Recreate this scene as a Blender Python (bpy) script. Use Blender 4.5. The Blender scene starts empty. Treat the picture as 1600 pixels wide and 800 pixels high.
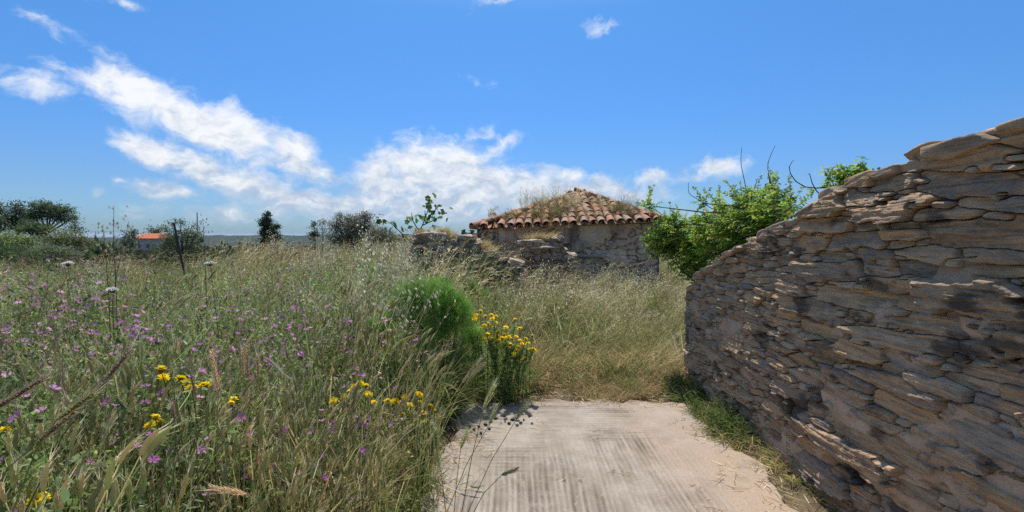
import bpy, math, random
import numpy as np
from mathutils import Vector, Matrix, Euler

R = math.radians
rng = np.random.default_rng(7)
random.seed(7)
SC = bpy.context.scene
COL = SC.collection

# ------------------------------------------------------------------ camera
F = 750.0            # focal length in pixels of the 1600 px wide photograph
PITCH = math.atan(33 / F)
CAM_H = 1.6
cam_d = bpy.data.cameras.new('camera')
cam_d.sensor_width = 36
cam_d.lens = 36 * F / 1600
cam_d.clip_start = 0.05
cam_d.clip_end = 60000
cam = bpy.data.objects.new('camera', cam_d)
COL.objects.link(cam)
cam.location = (0, 0, CAM_H)
cam.rotation_euler = (R(90) - PITCH, 0, 0)
SC.camera = cam

def at(px, py, Y):
    """world point seen at photograph pixel (px, py) at forward distance Y"""
    a, b = (px - 800) / F, (400 - py) / F
    d = (a, math.cos(PITCH) + b * math.sin(PITCH), -math.sin(PITCH) + b * math.cos(PITCH))
    t = Y / d[1]
    return Vector((d[0] * t, Y, CAM_H + d[2] * t))

# ------------------------------------------------------------------ world, sun, exposure
SUN_EL, SUN_AZ = R(62), R(-2.6)        # azimuth measured from straight ahead towards the right
SKY_STRENGTH = 0.13
W = bpy.data.worlds.new('World')
SC.world = W
W.use_nodes = True
def build_world():
    nt = W.node_tree
    nt.nodes.clear()
    N, L = nt.nodes.new, nt.links.new
    def math_(op, a, b=None, c=None, clamp=False):
        n = N('ShaderNodeMath'); n.operation = op; n.use_clamp = clamp
        for i, v in enumerate((a, b, c)):
            if v is None: continue
            if isinstance(v, (int, float)): n.inputs[i].default_value = v
            else: L(v, n.inputs[i])
        return n.outputs[0]
    out = N('ShaderNodeOutputWorld')
    sky = N('ShaderNodeTexSky')
    sky.sky_type = 'NISHITA'; sky.sun_disc = False
    sky.sun_elevation = SUN_EL; sky.sun_rotation = SUN_AZ
    sky.altitude = 100; sky.air_density = 1.25; sky.dust_density = 0.55; sky.ozone_density = 2.2
    bg = N('ShaderNodeBackground'); bg.inputs[1].default_value = SKY_STRENGTH
    geo = N('ShaderNodeTexCoord')
    sep = N('ShaderNodeSeparateXYZ'); L(geo.outputs['Generated'], sep.inputs[0])
    X, Y, Z = sep.outputs
    az = math_('ARCTAN2', X, Y)
    hyp = math_('SQRT', math_('ADD', math_('MULTIPLY', X, X), math_('MULTIPLY', Y, Y)))
    el = math_('ARCTAN2', Z, hyp)
    # clear, deep blue air towards the horizon, the plain sky higher up; by elevation only
    tr = N('ShaderNodeValToRGB'); e = tr.color_ramp.elements
    K = 1 / 1.54
    stops = [(0, (.33, .56, 1.0)), (.022, (.33, .56, 1.0)), (.06, (.32, .53, .92)), (.14, (.29, .575, .97)), (.27, (.31, .655, 1.0)), (.55, (1.6, 1.54, 1.44))]
    while len(e) < len(stops): e.new(.5)
    for q, (p_, c_) in enumerate(stops): e[q].position = p_; e[q].color = tuple(x * K for x in c_) + (1,)
    L(math_('MULTIPLY', el, 2 / math.pi, None, True), tr.inputs[0])
    tm = N('ShaderNodeMix'); tm.data_type = 'RGBA'; tm.blend_type = 'MULTIPLY'; tm.inputs[0].default_value = 1
    L(sky.outputs[0], tm.inputs[6]); L(tr.outputs[0], tm.inputs[7]); L(tm.outputs[2], bg.inputs[0])
    comb = N('ShaderNodeCombineXYZ'); L(az, comb.inputs[0]); L(el, comb.inputs[1])
    def noise(vec, scale, detail, rough, loc=(0, 0, 0), sc=(1, 1, 1)):
        m = N('ShaderNodeMapping'); m.inputs['Location'].default_value = loc; m.inputs['Scale'].default_value = sc
        L(vec, m.inputs[0])
        n = N('ShaderNodeTexNoise'); n.inputs['Scale'].default_value = scale
        n.inputs['Detail'].default_value = detail; n.inputs['Roughness'].default_value = rough
        L(m.outputs[0], n.inputs['Vector'])
        return n
    warp = noise(comb.outputs[0], 9, 5, 0.6)
    wv = N('ShaderNodeVectorMath'); wv.operation = 'SUBTRACT'
    L(warp.outputs['Color'], wv.inputs[0]); wv.inputs[1].default_value = (.5, .5, .5)
    ws = N('ShaderNodeVectorMath'); ws.operation = 'SCALE'; L(wv.outputs[0], ws.inputs[0]); ws.inputs['Scale'].default_value = 0.07
    wa = N('ShaderNodeVectorMath'); wa.operation = 'ADD'; L(comb.outputs[0], wa.inputs[0]); L(ws.outputs[0], wa.inputs[1])
    P = wa.outputs[0]
    # cloud bodies: (px, py, half length, half height, tilt in degrees, strength)
    blobs = [(60, 130, 80, 26, -5, .62), (150, 140, 80, 26, -25, .8), (215, 150, 88, 40, -32, 1.15), (295, 185, 95, 42, -28, 1.2),
             (375, 212, 90, 42, -22, 1.2), (455, 240, 78, 34, -30, 1.1), (505, 262, 34, 20, -35, .8),
             (240, 240, 62, 24, -25, .95), (315, 262, 100, 32, -20, 1.05), (400, 288, 110, 32, -12, 1.05), (480, 312, 110, 26, -5, .9),
             (280, 297, 85, 15, -10, .8), (225, 285, 30, 10, -10, .5),
             (430, 330, 180, 20, 0, .75), (560, 318, 140, 30, 5, 1.05), (600, 292, 80, 40, 0, 1.1), (660, 268, 70, 56, 0, 1.25), (715, 272, 66, 52, 0, 1.2),
             (700, 315, 170, 30, 0, 1.25), (770, 298, 80, 42, 0, 1.15), (830, 295, 52, 38, 0, 1.05), (890, 300, 64, 32, 0, 1.05),
             (945, 294, 62, 26, 0, 1.0), (1010, 284, 42, 18, 0, .9), (1000, 302, 60, 14, 0, .75), (1072, 275, 24, 12, 0, .65), (1125, 262, 46, 18, 15, .8), (1160, 253, 30, 9, 0, .5),
             (780, 226, 46, 20, 15, .55), (735, 215, 50, 14, 10, .5), (1305, 268, 32, 13, 10, .55), (940, 38, 30, 13, 5, .58), (745, 125, 22, 12, 0, .42), (775, 6, 30, 9, 0, .42),
             (50, 30, 70, 20, -30, .5), (195, 5, 50, 12, -10, .45), (152, 300, 20, 11, 0, .6), (192, 284, 16, 8, 0, .55), (640, 334, 330, 17, 0, .8), (1000, 332, 160, 8, 0, .4)]
    acc = None
    for (px, py, rx, ry, tilt, st) in blobs:
        p = at(px, py, 1.0) - Vector((0, 0, CAM_H))
        a0 = math.atan2(p.x, p.y); e0 = math.atan2(p.z, math.hypot(p.x, p.y))
        dx = px - 800
        jx = F / (F * F + dx * dx); jy = math.cos(a0) / F * 1.0
        m = N('ShaderNodeMapping'); m.vector_type = 'TEXTURE'
        m.inputs['Location'].default_value = (a0, e0, 0)
        m.inputs['Rotation'].default_value = (0, 0, R(tilt))
        m.inputs['Scale'].default_value = (rx * jx * 1.25, ry * jy * 1.25, 1)
        L(P, m.inputs[0])
        ln = N('ShaderNodeVectorMath'); ln.operation = 'LENGTH'; L(m.outputs[0], ln.inputs[0])
        v = math_('MULTIPLY_ADD', ln.outputs['Value'], -st, st)
        if acc is None: acc = v
        else:
            n = N('ShaderNodeMath'); n.operation = 'SMOOTH_MAX'; n.inputs[2].default_value = 0.25
            L(acc, n.inputs[0]); L(v, n.inputs[1]); acc = n.outputs[0]
    # clouds elsewhere round the horizon, out of view; cover raised for white fill light
    far = noise(comb.outputs[0], 3.2, 6, 0.6, (3.1, 0.4, 0), (1, 3, 1))
    side = math_('MULTIPLY', math_('SUBTRACT', math_('ABSOLUTE', az), 1.0), 3.0, None, True)
    low = math_('SUBTRACT', 1.0, math_('MULTIPLY', math_('ABSOLUTE', el), 1.2), None, True)
    elsewhere = math_('SUBTRACT', math_('MULTIPLY', math_('MULTIPLY', far.outputs[0], side), math_('MULTIPLY', low, 3.6)), 1.2)
    acc = math_('MAXIMUM', acc, elsewhere)
    n1 = noise(P, 16, 10, 0.58, (0, 0, 0), (1, 1.5, 1))
    n1.inputs['Distortion'].default_value = .25
    n2 = noise(P, 26, 8, 0.6, (5, 2, 0), (1, 1.8, 1))
    dens = math_('ADD', acc, math_('MULTIPLY', math_('SUBTRACT', n1.outputs[0], 0.5), 2.0))
    mr = N('ShaderNodeMapRange'); mr.interpolation_type = 'SMOOTHSTEP'
    L(dens, mr.inputs[0]); mr.inputs[1].default_value = 0.04; mr.inputs[2].default_value = 0.86
    # top light painted into the clouds: high parts white, low bases grey blue
    sh = N('ShaderNodeMapRange'); sh.interpolation_type = 'SMOOTHSTEP'
    lit = math_('ADD', math_('MULTIPLY', el, 3.4), math_('MULTIPLY', math_('SUBTRACT', n2.outputs[0], 0.5), 1.7))
    L(lit, sh.inputs[0]); sh.inputs[1].default_value = -0.06; sh.inputs[2].default_value = 0.80
    mix = N('ShaderNodeMix'); mix.data_type = 'RGBA'
    L(sh.outputs[0], mix.inputs[0])
    mix.inputs[6].default_value = (.46, .56, .72, 1); mix.inputs[7].default_value = (.97, .985, 1.0, 1)
    cb = N('ShaderNodeBackground'); L(mix.outputs[2], cb.inputs[0]); cb.inputs[1].default_value = 0.655
    up = math_('MULTIPLY', math_('MULTIPLY', el, 90, None, True), mr.outputs[0])
    ms = N('ShaderNodeMixShader'); L(math_('MULTIPLY', up, 0.95), ms.inputs[0]); L(bg.outputs[0], ms.inputs[1]); L(cb.outputs[0], ms.inputs[2])
    L(ms.outputs[0], out.inputs[0])
build_world()
W.cycles.sampling_method = 'MANUAL'
W.cycles.sample_map_resolution = 512

sun_d = bpy.data.lights.new('sun', 'SUN')
sun_d.energy = 3.35; sun_d.angle = R(0.5); sun_d.color = (1.0, 0.955, 0.89)
sun = bpy.data.objects.new('sun', sun_d); COL.objects.link(sun)
sd = Vector((math.sin(SUN_AZ) * math.cos(SUN_EL), math.cos(SUN_AZ) * math.cos(SUN_EL), math.sin(SUN_EL)))
sun.rotation_euler = sd.to_track_quat('Z', 'Y').to_euler()
sun.location = (0, 0, 30)

SC.view_settings.view_transform = 'Standard'
SC.view_settings.look = 'None'
SC.view_settings.exposure = 0.62
SC.view_settings.gamma = 1.0
SC.view_settings.use_curve_mapping = False
SC.render.engine = 'CYCLES'
SC.cycles.use_denoising = False
SC.cycles.max_bounces = 6
SC.cycles.diffuse_bounces = 3
SC.cycles.transmission_bounces = 3
SC.cycles.transparent_max_bounces = 4
SC.cycles.volume_bounces = 0
SC.cycles.sample_clamp_indirect = 4

# ------------------------------------------------------------------ helpers
def hash2(ix, iy, seed):
    h = (ix.astype(np.int64) * 374761393 + iy.astype(np.int64) * 668265263 + seed * 974634777) & 0xffffffff
    h = ((h ^ (h >> 13)) * 1274126177) & 0xffffffff
    h = (h ^ (h >> 16)) & 0xffffffff
    return h / 4294967295.0
def vnoise(x, y, seed=0):
    x = np.asarray(x, float); y = np.asarray(y, float)
    ix = np.floor(x); iy = np.floor(y); fx = x - ix; fy = y - iy
    fx = fx * fx * (3 - 2 * fx); fy = fy * fy * (3 - 2 * fy)
    a = hash2(ix, iy, seed); b = hash2(ix + 1, iy, seed); c = hash2(ix, iy + 1, seed); d = hash2(ix + 1, iy + 1, seed)
    return (a * (1 - fx) + b * fx) * (1 - fy) + (c * (1 - fx) + d * fx) * fy
def fbm(x, y, seed=0, o=4, g=0.5):
    s = 0; a = 1; t = 0
    for k in range(o):
        s = s + a * vnoise(np.asarray(x) * 2 ** k + 17.3 * k, np.asarray(y) * 2 ** k - 9.1 * k, seed + k); t += a; a *= g
    return s / t - 0.5
def sstep(a, b, x):
    t = np.clip((np.asarray(x, float) - a) / (b - a), 0, 1); return t * t * (3 - 2 * t)

def link(name, mesh, parent=None, **props):
    o = bpy.data.objects.new(name, mesh)
    COL.objects.link(o)
    if parent is not None: o.parent = parent
    for k, v in props.items(): o[k] = v
    return o
def thing(name, label, cat, loc=(0, 0, 0), rz=0, group=None):
    o = bpy.data.objects.new(name, None); COL.objects.link(o)
    o.empty_display_size = 0.1
    o.location = loc; o.rotation_euler = (0, 0, rz)
    o['label'] = label; o['category'] = cat
    if group: o['group'] = group
    return o
def tag(o, label, cat, group=None, kind=None):
    o['label'] = label; o['category'] = cat
    if group: o['group'] = group
    if kind: o['kind'] = kind
    return o
def mesh_np(name, V, Fq, mat, col=None, smooth=False):
    """V (n,3); Fq a list of face index tuples or an (m,k) array; col (n,3) per vertex colour"""
    me = bpy.data.meshes.new(name)
    V = np.asarray(V, np.float32)
    if isinstance(Fq, np.ndarray):
        m, k = Fq.shape
        me.vertices.add(len(V)); me.vertices.foreach_set('co', V.ravel())
        me.loops.add(m * k); me.loops.foreach_set('vertex_index', Fq.ravel().astype(np.int32))
        me.polygons.add(m); me.polygons.foreach_set('loop_start', np.arange(0, m * k, k, dtype=np.int32))
        me.update(calc_edges=True)
    else:
        me.from_pydata(V.tolist(), [], Fq); me.update()
    if col is not None:
        a = me.color_attributes.new('Col', 'FLOAT_COLOR', 'POINT')
        c = np.ones((len(V), 4), np.float32); c[:, :3] = col
        a.data.foreach_set('color', c.ravel())
    if smooth: me.polygons.foreach_set('use_smooth', np.ones(len(me.polygons), bool))
    if mat is not None: me.materials.append(mat)
    return me

class MB:
    """collects coloured pieces into one mesh"""
    def __init__(s): s.v = []; s.f = []; s.c = []
    def poly(s, pts, col):
        b = len(s.v)
        for p in pts: s.v.append(tuple(p)); s.c.append(col)
        s.f.append(tuple(range(b, b + len(pts))))
    def strip(s, pts, ws, side, col, col2=None):
        """ribbon along pts, half widths ws"""
        b = len(s.v); n = len(pts)
        side = Vector(side)
        for i, (p, w) in enumerate(zip(pts, ws)):
            p = Vector(p); t = i / (n - 1)
            c = col if col2 is None else tuple(col[k] * (1 - t) + col2[k] * t for k in range(3))
            s.v.append(tuple(p - side * w)); s.v.append(tuple(p + side * w)); s.c += [c, c]
        for i in range(n - 1):
            s.f.append((b + 2 * i, b + 2 * i + 1, b + 2 * i + 3, b + 2 * i + 2))
    def tube(s, pts, rs, col, k=5, cap=False):
        b = len(s.v); n = len(pts)
        pts = [Vector(p) for p in pts]
        prev = None
        for i in range(n):
            d = (pts[min(i + 1, n - 1)] - pts[max(i - 1, 0)])
            d = d.normalized() if d.length > 1e-9 else Vector((0, 0, 1))
            ref = prev if prev is not None else (Vector((1, 0, 0)) if abs(d.x) < .8 else Vector((0, 1, 0)))
            u = (ref - d * ref.dot(d)).normalized(); w = d.cross(u); prev = u
            for j in range(k):
                a = 2 * math.pi * j / k
                s.v.append(tuple(pts[i] + (u * math.cos(a) + w * math.sin(a)) * rs[i])); s.c.append(col)
        for i in range(n - 1):
            for j in range(k):
                s.f.append((b + i * k + j, b + i * k + (j + 1) % k, b + (i + 1) * k + (j + 1) % k, b + (i + 1) * k + j))
        if cap:
            s.f.append(tuple(b + j for j in range(k))[::-1]); s.f.append(tuple(b + (n - 1) * k + j for j in range(k)))
    def mesh(s, name, mat, smooth=False):
        return mesh_np(name, s.v, s.f, mat, np.array(s.c, np.float32).reshape(-1, 3), smooth)

# ------------------------------------------------------------------ materials
def new_mat(name):
    m = bpy.data.materials.new(name); m.use_nodes = True
    nt = m.node_tree; nt.nodes.clear()
    return m, nt, nt.nodes.new, nt.links.new
def ramp(N, stops):
    r = N('ShaderNodeValToRGB'); e = r.color_ramp.elements
    while len(e) < len(stops): e.new(0.5)
    for i, (p, c) in enumerate(stops):
        e[i].position = p; e[i].color = (*c, 1)
    return r
def tex(N, L, vec, scale, detail=5, rough=.55, sc=(1, 1, 1), loc=(0, 0, 0), dist=0):
    m = N('ShaderNodeMapping'); m.inputs['Scale'].default_value = sc; m.inputs['Location'].default_value = loc
    L(vec, m.inputs[0])
    n = N('ShaderNodeTexNoise'); n.inputs['Scale'].default_value = scale; n.inputs['Detail'].default_value = detail
    n.inputs['Roughness'].default_value = rough; n.inputs['Distortion'].default_value = dist
    L(m.outputs[0], n.inputs['Vector'])
    return n.outputs[0]
def mixc(N, L, f, a, b, mode='MIX'):
    n = N('ShaderNodeMix'); n.data_type = 'RGBA'; n.blend_type = mode
    if isinstance(f, (int, float)): n.inputs[0].default_value = f
    else: L(f, n.inputs[0])
    for v, k in ((a, 6), (b, 7)):
        if isinstance(v, tuple): n.inputs[k].default_value = (*v, 1)
        else: L(v, n.inputs[k])
    return n.outputs[2]
def maprange(N, L, v, a, b, c=0, d=1):
    n = N('ShaderNodeMapRange'); n.interpolation_type = 'SMOOTHSTEP'
    L(v, n.inputs[0]); n.inputs[1].default_value = a; n.inputs[2].default_value = b; n.inputs[3].default_value = c; n.inputs[4].default_value = d
    return n.outputs[0]
def principled(N, L, col, rough=.8, spec=.3, bump=None, bstr=.4, bdist=.01):
    p = N('ShaderNodeBsdfPrincipled'); o = N('ShaderNodeOutputMaterial')
    if isinstance(col, tuple): p.inputs['Base Color'].default_value = (*col, 1)
    else: L(col, p.inputs['Base Color'])
    p.inputs['Roughness'].default_value = rough; p.inputs['Specular IOR Level'].default_value = spec
    if bump is not None:
        b = N('ShaderNodeBump'); b.inputs['Strength'].default_value = bstr; b.inputs['Distance'].default_value = bdist
        L(bump, b.inputs['Height']); L(b.outputs[0], p.inputs['Normal'])
    L(p.outputs[0], o.inputs[0])
    return p

def mat_plant(name, trans=.38, rough=.55, spec=.25, var=.3):
    m, nt, N, L = new_mat(name)
    a = N('ShaderNodeAttribute'); a.attribute_name = 'Col'
    oi = N('ShaderNodeObjectInfo')
    h = N('ShaderNodeHueSaturation')
    v = N('ShaderNodeMapRange'); L(oi.outputs['Random'], v.inputs[0]); v.inputs[3].default_value = 1 - var; v.inputs[4].default_value = 1 + var
    L(v.outputs[0], h.inputs['Value']); L(a.outputs['Color'], h.inputs['Color'])
    p = N('ShaderNodeBsdfPrincipled'); L(h.outputs[0], p.inputs['Base Color'])
    p.inputs['Roughness'].default_value = rough; p.inputs['Specular IOR Level'].default_value = spec
    t = N('ShaderNodeBsdfTranslucent'); L(h.outputs[0], t.inputs[0])
    x = N('ShaderNodeMixShader'); x.inputs[0].default_value = trans
    L(p.outputs[0], x.inputs[1]); L(t.outputs[0], x.inputs[2])
    o = N('ShaderNodeOutputMaterial'); L(x.outputs[0], o.inputs[0])
    return m
M_PLANT = mat_plant('grass_and_leaves', .5, .65, .08, .3)
M_GLOSSY = mat_plant('glossy_leaves', .55, .42, .25, .1)
M_TREE = mat_plant('tree_leaves', .35, .6, .2, .1)

def mat_stone():
    m, nt, N, L = new_mat('schist_stone')
    g = N('ShaderNodeNewGeometry').outputs['Position']
    oi = N('ShaderNodeObjectInfo').outputs['Random']
    # per stone offset so that the bands never run on from stone to stone
    off = N('ShaderNodeVectorMath'); off.operation = 'SCALE'; off.inputs[0].default_value = (3, 7, 11); L(oi, off.inputs['Scale'])
    ad = N('ShaderNodeVectorMath'); ad.operation = 'ADD'; L(g, ad.inputs[0]); L(off.outputs[0], ad.inputs[1])
    P = ad.outputs[0]
    base = ramp(N, [(0, (.16, .115, .08)), (.16, (.40, .275, .165)), (.32, (.50, .35, .21)), (.46, (.27, .22, .17)), (.60, (.54, .35, .195)), (.74, (.23, .195, .165)), (.88, (.46, .35, .24)), (1, (.32, .215, .135))])
    n0 = tex(N, L, P, 4, 4, .6, (1, 1, 3.0))
    mm = N('ShaderNodeMath'); mm.operation = 'MULTIPLY_ADD'; L(n0, mm.inputs[0]); mm.inputs[1].default_value = .55; 
    a2 = N('ShaderNodeMath'); a2.operation = 'MULTIPLY_ADD'; L(oi, a2.inputs[0]); a2.inputs[1].default_value = .95; a2.inputs[2].default_value = -.24
    L(a2.outputs[0], mm.inputs[2]); L(mm.outputs[0], base.inputs[0])
    strata = tex(N, L, P, 3.5, 8, .68, (1.2, 1.2, 22), (0, 0, 0), .5)
    sc = ramp(N, [(.28, (.36, .35, .34)), (.45, (.92, .90, .87)), (.60, (1.2, 1.12, 1.02)), (.78, (.62, .61, .61))]); L(strata, sc.inputs[0])
    c = mixc(N, L, 1.0, base.outputs[0], sc.outputs[0], 'MULTIPLY')
    och = tex(N, L, P, 6, 5, .6, (1, 1, 2.4), (9, 1, 4))
    c = mixc(N, L, maprange(N, L, och, .54, .72, 0, .7), c, (.46, .28, .135))
    gr = tex(N, L, g, 8, 6, .65, (1, 1, 1.5), (2, 8, 3))
    c = mixc(N, L, maprange(N, L, gr, .58, .72, 0, .55), c, (.50, .45, .37))      # lichen grey
    dk = tex(N, L, g, 2.1, 5, .6, (1, 1, 2.2), (4, 4.4, 1))
    c = mixc(N, L, maprange(N, L, dk, .56, .66, 0, .8), c, (.045, .038, .032))     # black weathering
    fine = tex(N, L, P, 60, 6, .7, (1, 1, 3))
    s2 = tex(N, L, P, 9, 8, .7, (1, 1, 16))
    b = N('ShaderNodeMath'); b.operation = 'ADD'; L(s2, b.inputs[0]); 
    b2 = N('ShaderNodeMath'); b2.operation = 'MULTIPLY'; L(fine, b2.inputs[0]); b2.inputs[1].default_value = .55; L(b2.outputs[0], b.inputs[1])
    principled(N, L, c, .82, .25, b.outputs[0], .75, .012)
    return m
M_STONE = mat_stone()
def mat_mortar(name, c1, c2, c3):
    m, nt, N, L = new_mat(name)
    g = N('ShaderNodeNewGeometry').outputs['Position']
    n = tex(N, L, g, 5, 7, .65)
    r = ramp(N, [(.3, c1), (.52, c2), (.72, c3)]); L(n, r.inputs[0])
    f = tex(N, L, g, 75, 6, .7)
    c = mixc(N, L, maprange(N, L, f, .3, .7, 0, .5), r.outputs[0], c1)
    principled(N, L, c, .9, .2, f, .6, .008)
    return m
M_MORTAR = mat_mortar('lime_mortar', (.33, .225, .15), (.50, .355, .245), (.60, .445, .325))
def mat_plaster():
    m, nt, N, L = new_mat('weathered_render')
    g = N('ShaderNodeNewGeometry').outputs['Position']
    n = tex(N, L, g, 2.2, 8, .65, (1, 1, .8))
    r = ramp(N, [(.28, (.31, .225, .155)), (.45, (.52, .39, .27)), (.6, (.62, .48, .345)), (.75, (.58, .46, .34))]); L(n, r.inputs[0])
    pk = tex(N, L, g, 1.3, 5, .6, (1, 1, 1), (7, 2, 3))
    c = mixc(N, L, maprange(N, L, pk, .48, .64, 0, .6), r.outputs[0], (.44, .28, .20))
    st = tex(N, L, g, 1.6, 6, .6, (2.2, 2.2, .35), (3, 3, 8))
    c = mixc(N, L, maprange(N, L, st, .52, .66, 0, .8), c, (.09, .075, .06))
    f = tex(N, L, g, 30, 7, .7)
    principled(N, L, c, .92, .15, f, .7, .02)
    return m
M_PLASTER = mat_plaster()
def mat_tile():
    m, nt, N, L = new_mat('old_terracotta')
    g = N('ShaderNodeNewGeometry').outputs['Position']
    oi = N('ShaderNodeObjectInfo').outputs['Random']
    r = ramp(N, [(0, (.34, .15, .08)), (.25, (.42, .22, .13)), (.5, (.36, .24, .17)), (.75, (.46, .20, .10)), (1, (.30, .21, .16))]); L(oi, r.inputs[0])
    n = tex(N, L, g, 11, 6, .65)
    c = mixc(N, L, maprange(N, L, n, .48, .66, 0, .75), r.outputs[0], (.32, .28, .22))
    n2 = tex(N, L, g, 7, 5, .6, (1, 1, 1), (5, 5, 2))
    c = mixc(N, L, maprange(N, L, n2, .55, .72, 0, .8), c, (.09, .075, .06))
    principled(N, L, c, .85, .2, n, .4, .01)
    return m
M_TILE = mat_tile()
def mat_concrete():
    m, nt, N, L = new_mat('scored_concrete')
    g = N('ShaderNodeNewGeometry').outputs['Position']
    a = N('ShaderNodeAttribute'); a.attribute_name = 'Col'
    sep = N('ShaderNodeSeparateColor'); L(a.outputs['Color'], sep.inputs[0])
    n = tex(N, L, g, 3.5, 8, .65)
    r = ramp(N, [(.3, (.27, .22, .17)), (.5, (.345, .292, .235)), (.68, (.42, .365, .305))]); L(n, r.inputs[0])
    dust = tex(N, L, g, 1.2, 5, .55, (1, .5, 1), (2, 0, 0))
    pk = N('ShaderNodeMath'); pk.operation = 'MULTIPLY'; L(sep.outputs[1], pk.inputs[0]); L(maprange(N, L, dust, .3, .62, .35, 1), pk.inputs[1])
    c = mixc(N, L, pk.outputs[0], r.outputs[0], (.41, .305, .22))              # pinkish dust
    # dirt lying in the scored grooves
    gn = tex(N, L, g, 9, 6, .7)
    gm = N('ShaderNodeMath'); gm.operation = 'MULTIPLY'; L(sep.outputs[0], gm.inputs[0]); L(maprange(N, L, gn, .32, .54, .45, 1.0), gm.inputs[1])
    c = mixc(N, L, gm.outputs[0], c, (.135, .105, .08))
    sp = tex(N, L, g, 70, 5, .75)
    c = mixc(N, L, maprange(N, L, sp, .50, .66, 0, .75), c, (.20, .165, .135))
    st = tex(N, L, g, 2.6, 6, .6, (1, 1, 1), (11, 3, 0))
    c = mixc(N, L, maprange(N, L, st, .54, .70, 0, .55), c, (.235, .195, .16))
    wh = tex(N, L, g, 24, 6, .7, (1.6, .7, 1), (1, 6, 0))
    c = mixc(N, L, maprange(N, L, wh, .56, .70, 0, .35), c, (.52, .475, .42))
    principled(N, L, c, .9, .2, sp, .5, .006)
    return m
M_CONCRETE = mat_concrete()
def mat_soil():
    m, nt, N, L = new_mat('soil')
    g = N('ShaderNodeNewGeometry').outputs['Position']
    n = tex(N, L, g, 1.1, 8, .65)
    r = ramp(N, [(.3, (.07, .065, .03)), (.5, (.17, .13, .075)), (.7, (.27, .20, .125))]); L(n, r.inputs[0])
    n2 = tex(N, L, g, .035, 6, .6)
    c = mixc(N, L, maprange(N, L, n2, .42, .6), r.outputs[0], (.085, .095, .035))
    f = tex(N, L, g, 45, 6, .7)
    c = mixc(N, L, maprange(N, L, f, .4, .65, 0, .5), c, (.12, .09, .06))
    principled(N, L, c, .95, .1, f, .8, .02)
    return m
M_SOIL = mat_soil()
def mat_plain(name, c, rough=.8, spec=.3, scale=20, amt=.35):
    m, nt, N, L = new_mat(name)
    g = N('ShaderNodeNewGeometry').outputs['Position']
    n = tex(N, L, g, scale, 6, .6)
    cc = mixc(N, L, maprange(N, L, n, .35, .65, 0, amt), c, tuple(x * .45 for x in c))
    principled(N, L, cc, rough, spec, n, .3, .01)
    return m
M_BARK = mat_plain('bark', (.13, .10, .075), .9, .1, 14, .6)
M_METAL = mat_plain('dark_metal', (.03, .03, .032), .6, .4)
M_PIPE = mat_plain('grey_timber', (.27, .25, .22), .85, .2, 12, .5)
M_HOUSEWALL = mat_plain('pale_wall', (.34, .33, .32), .9, .2, 1, .2)
M_REDROOF = mat_plain('red_roof', (.52, .16, .075), .8, .2, 1, .25)
M_GLASS = mat_plain('dark_window', (.03, .035, .04), .25, .5)
M_DARKPEB = mat_plain('dark_pebble', (.055, .045, .038), .8, .2, 60)
def mat_hill():
    m, nt, N, L = new_mat('wooded_hill')
    g = N('ShaderNodeNewGeometry').outputs['Position']
    n = tex(N, L, g, .03, 6, .7)
    r = ramp(N, [(.35, (.018, .028, .02)), (.55, (.035, .05, .03)), (.75, (.07, .075, .045))]); L(n, r.inputs[0])
    principled(N, L, r.outputs[0], .95, .05)
    return m
M_HILL = mat_hill()
def mat_sea():
    m, nt, N, L = new_mat('sea')
    principled(N, L, (.03, .085, .16), .35, .4)
    return m
M_SEA = mat_sea()

# ------------------------------------------------------------------ ground, hills, sea
def ground_z(x, y):
    x = np.asarray(x, float); y = np.asarray(y, float)
    r = np.hypot(x, y)
    bank = 0.20 * sstep(0.45, 1.9, -x) * sstep(40, 12, r)
    und = 0.10 * fbm(x * .35, y * .35, 3, 3) * sstep(.5, 2, -x - .1) + .5 * fbm(x * .03, y * .03, 5, 3) * sstep(15, 50, r)
    left = sstep(5, 14, -x)
    drop = 0.030 * np.clip(r - 24, 0, None) + left * 0.028 * np.clip(r - 11, 0, 22)
    mound = .25 * np.exp(-(((x + .30 * y) / (.18 * y + .8)) ** 2)) * sstep(5, 10, y) * sstep(34, 20, y)
    z = bank + und - drop + mound
    return np.maximum(z, -45 - .002 * r)
def build_ground():
    a = np.concatenate([np.arange(0, 14, .16), 14 * 1.06 ** np.arange(0, 95)])
    a = a[a < 5200]; xs = np.concatenate([-a[::-1], a[1:]])
    ys = np.concatenate([-a[::4][1:][::-1], a])
    X, Y = np.meshgrid(xs, ys)
    Z = ground_z(X, Y) + np.where(np.hypot(X, Y) < 14, .03 * fbm(X * 3, Y * 3, 11, 3), 0)
    inslab = (X > -.62) & (X < 1.86) & (Y > -1.6) & (Y < 4.7)
    Z = np.where(inslab, np.minimum(Z, -.02), Z)
    V = np.stack([X, Y, Z], -1).reshape(-1, 3)
    ny, nx = X.shape
    i = np.arange(ny * nx).reshape(ny, nx)
    Fq = np.stack([i[:-1, :-1], i[:-1, 1:], i[1:, 1:], i[1:, :-1]], -1).reshape(-1, 4)
    link('ground', mesh_np('ground', V, Fq, M_SOIL, smooth=True), kind='structure')
build_ground()
def gz(x, y): return float(ground_z(x, y))

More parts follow.
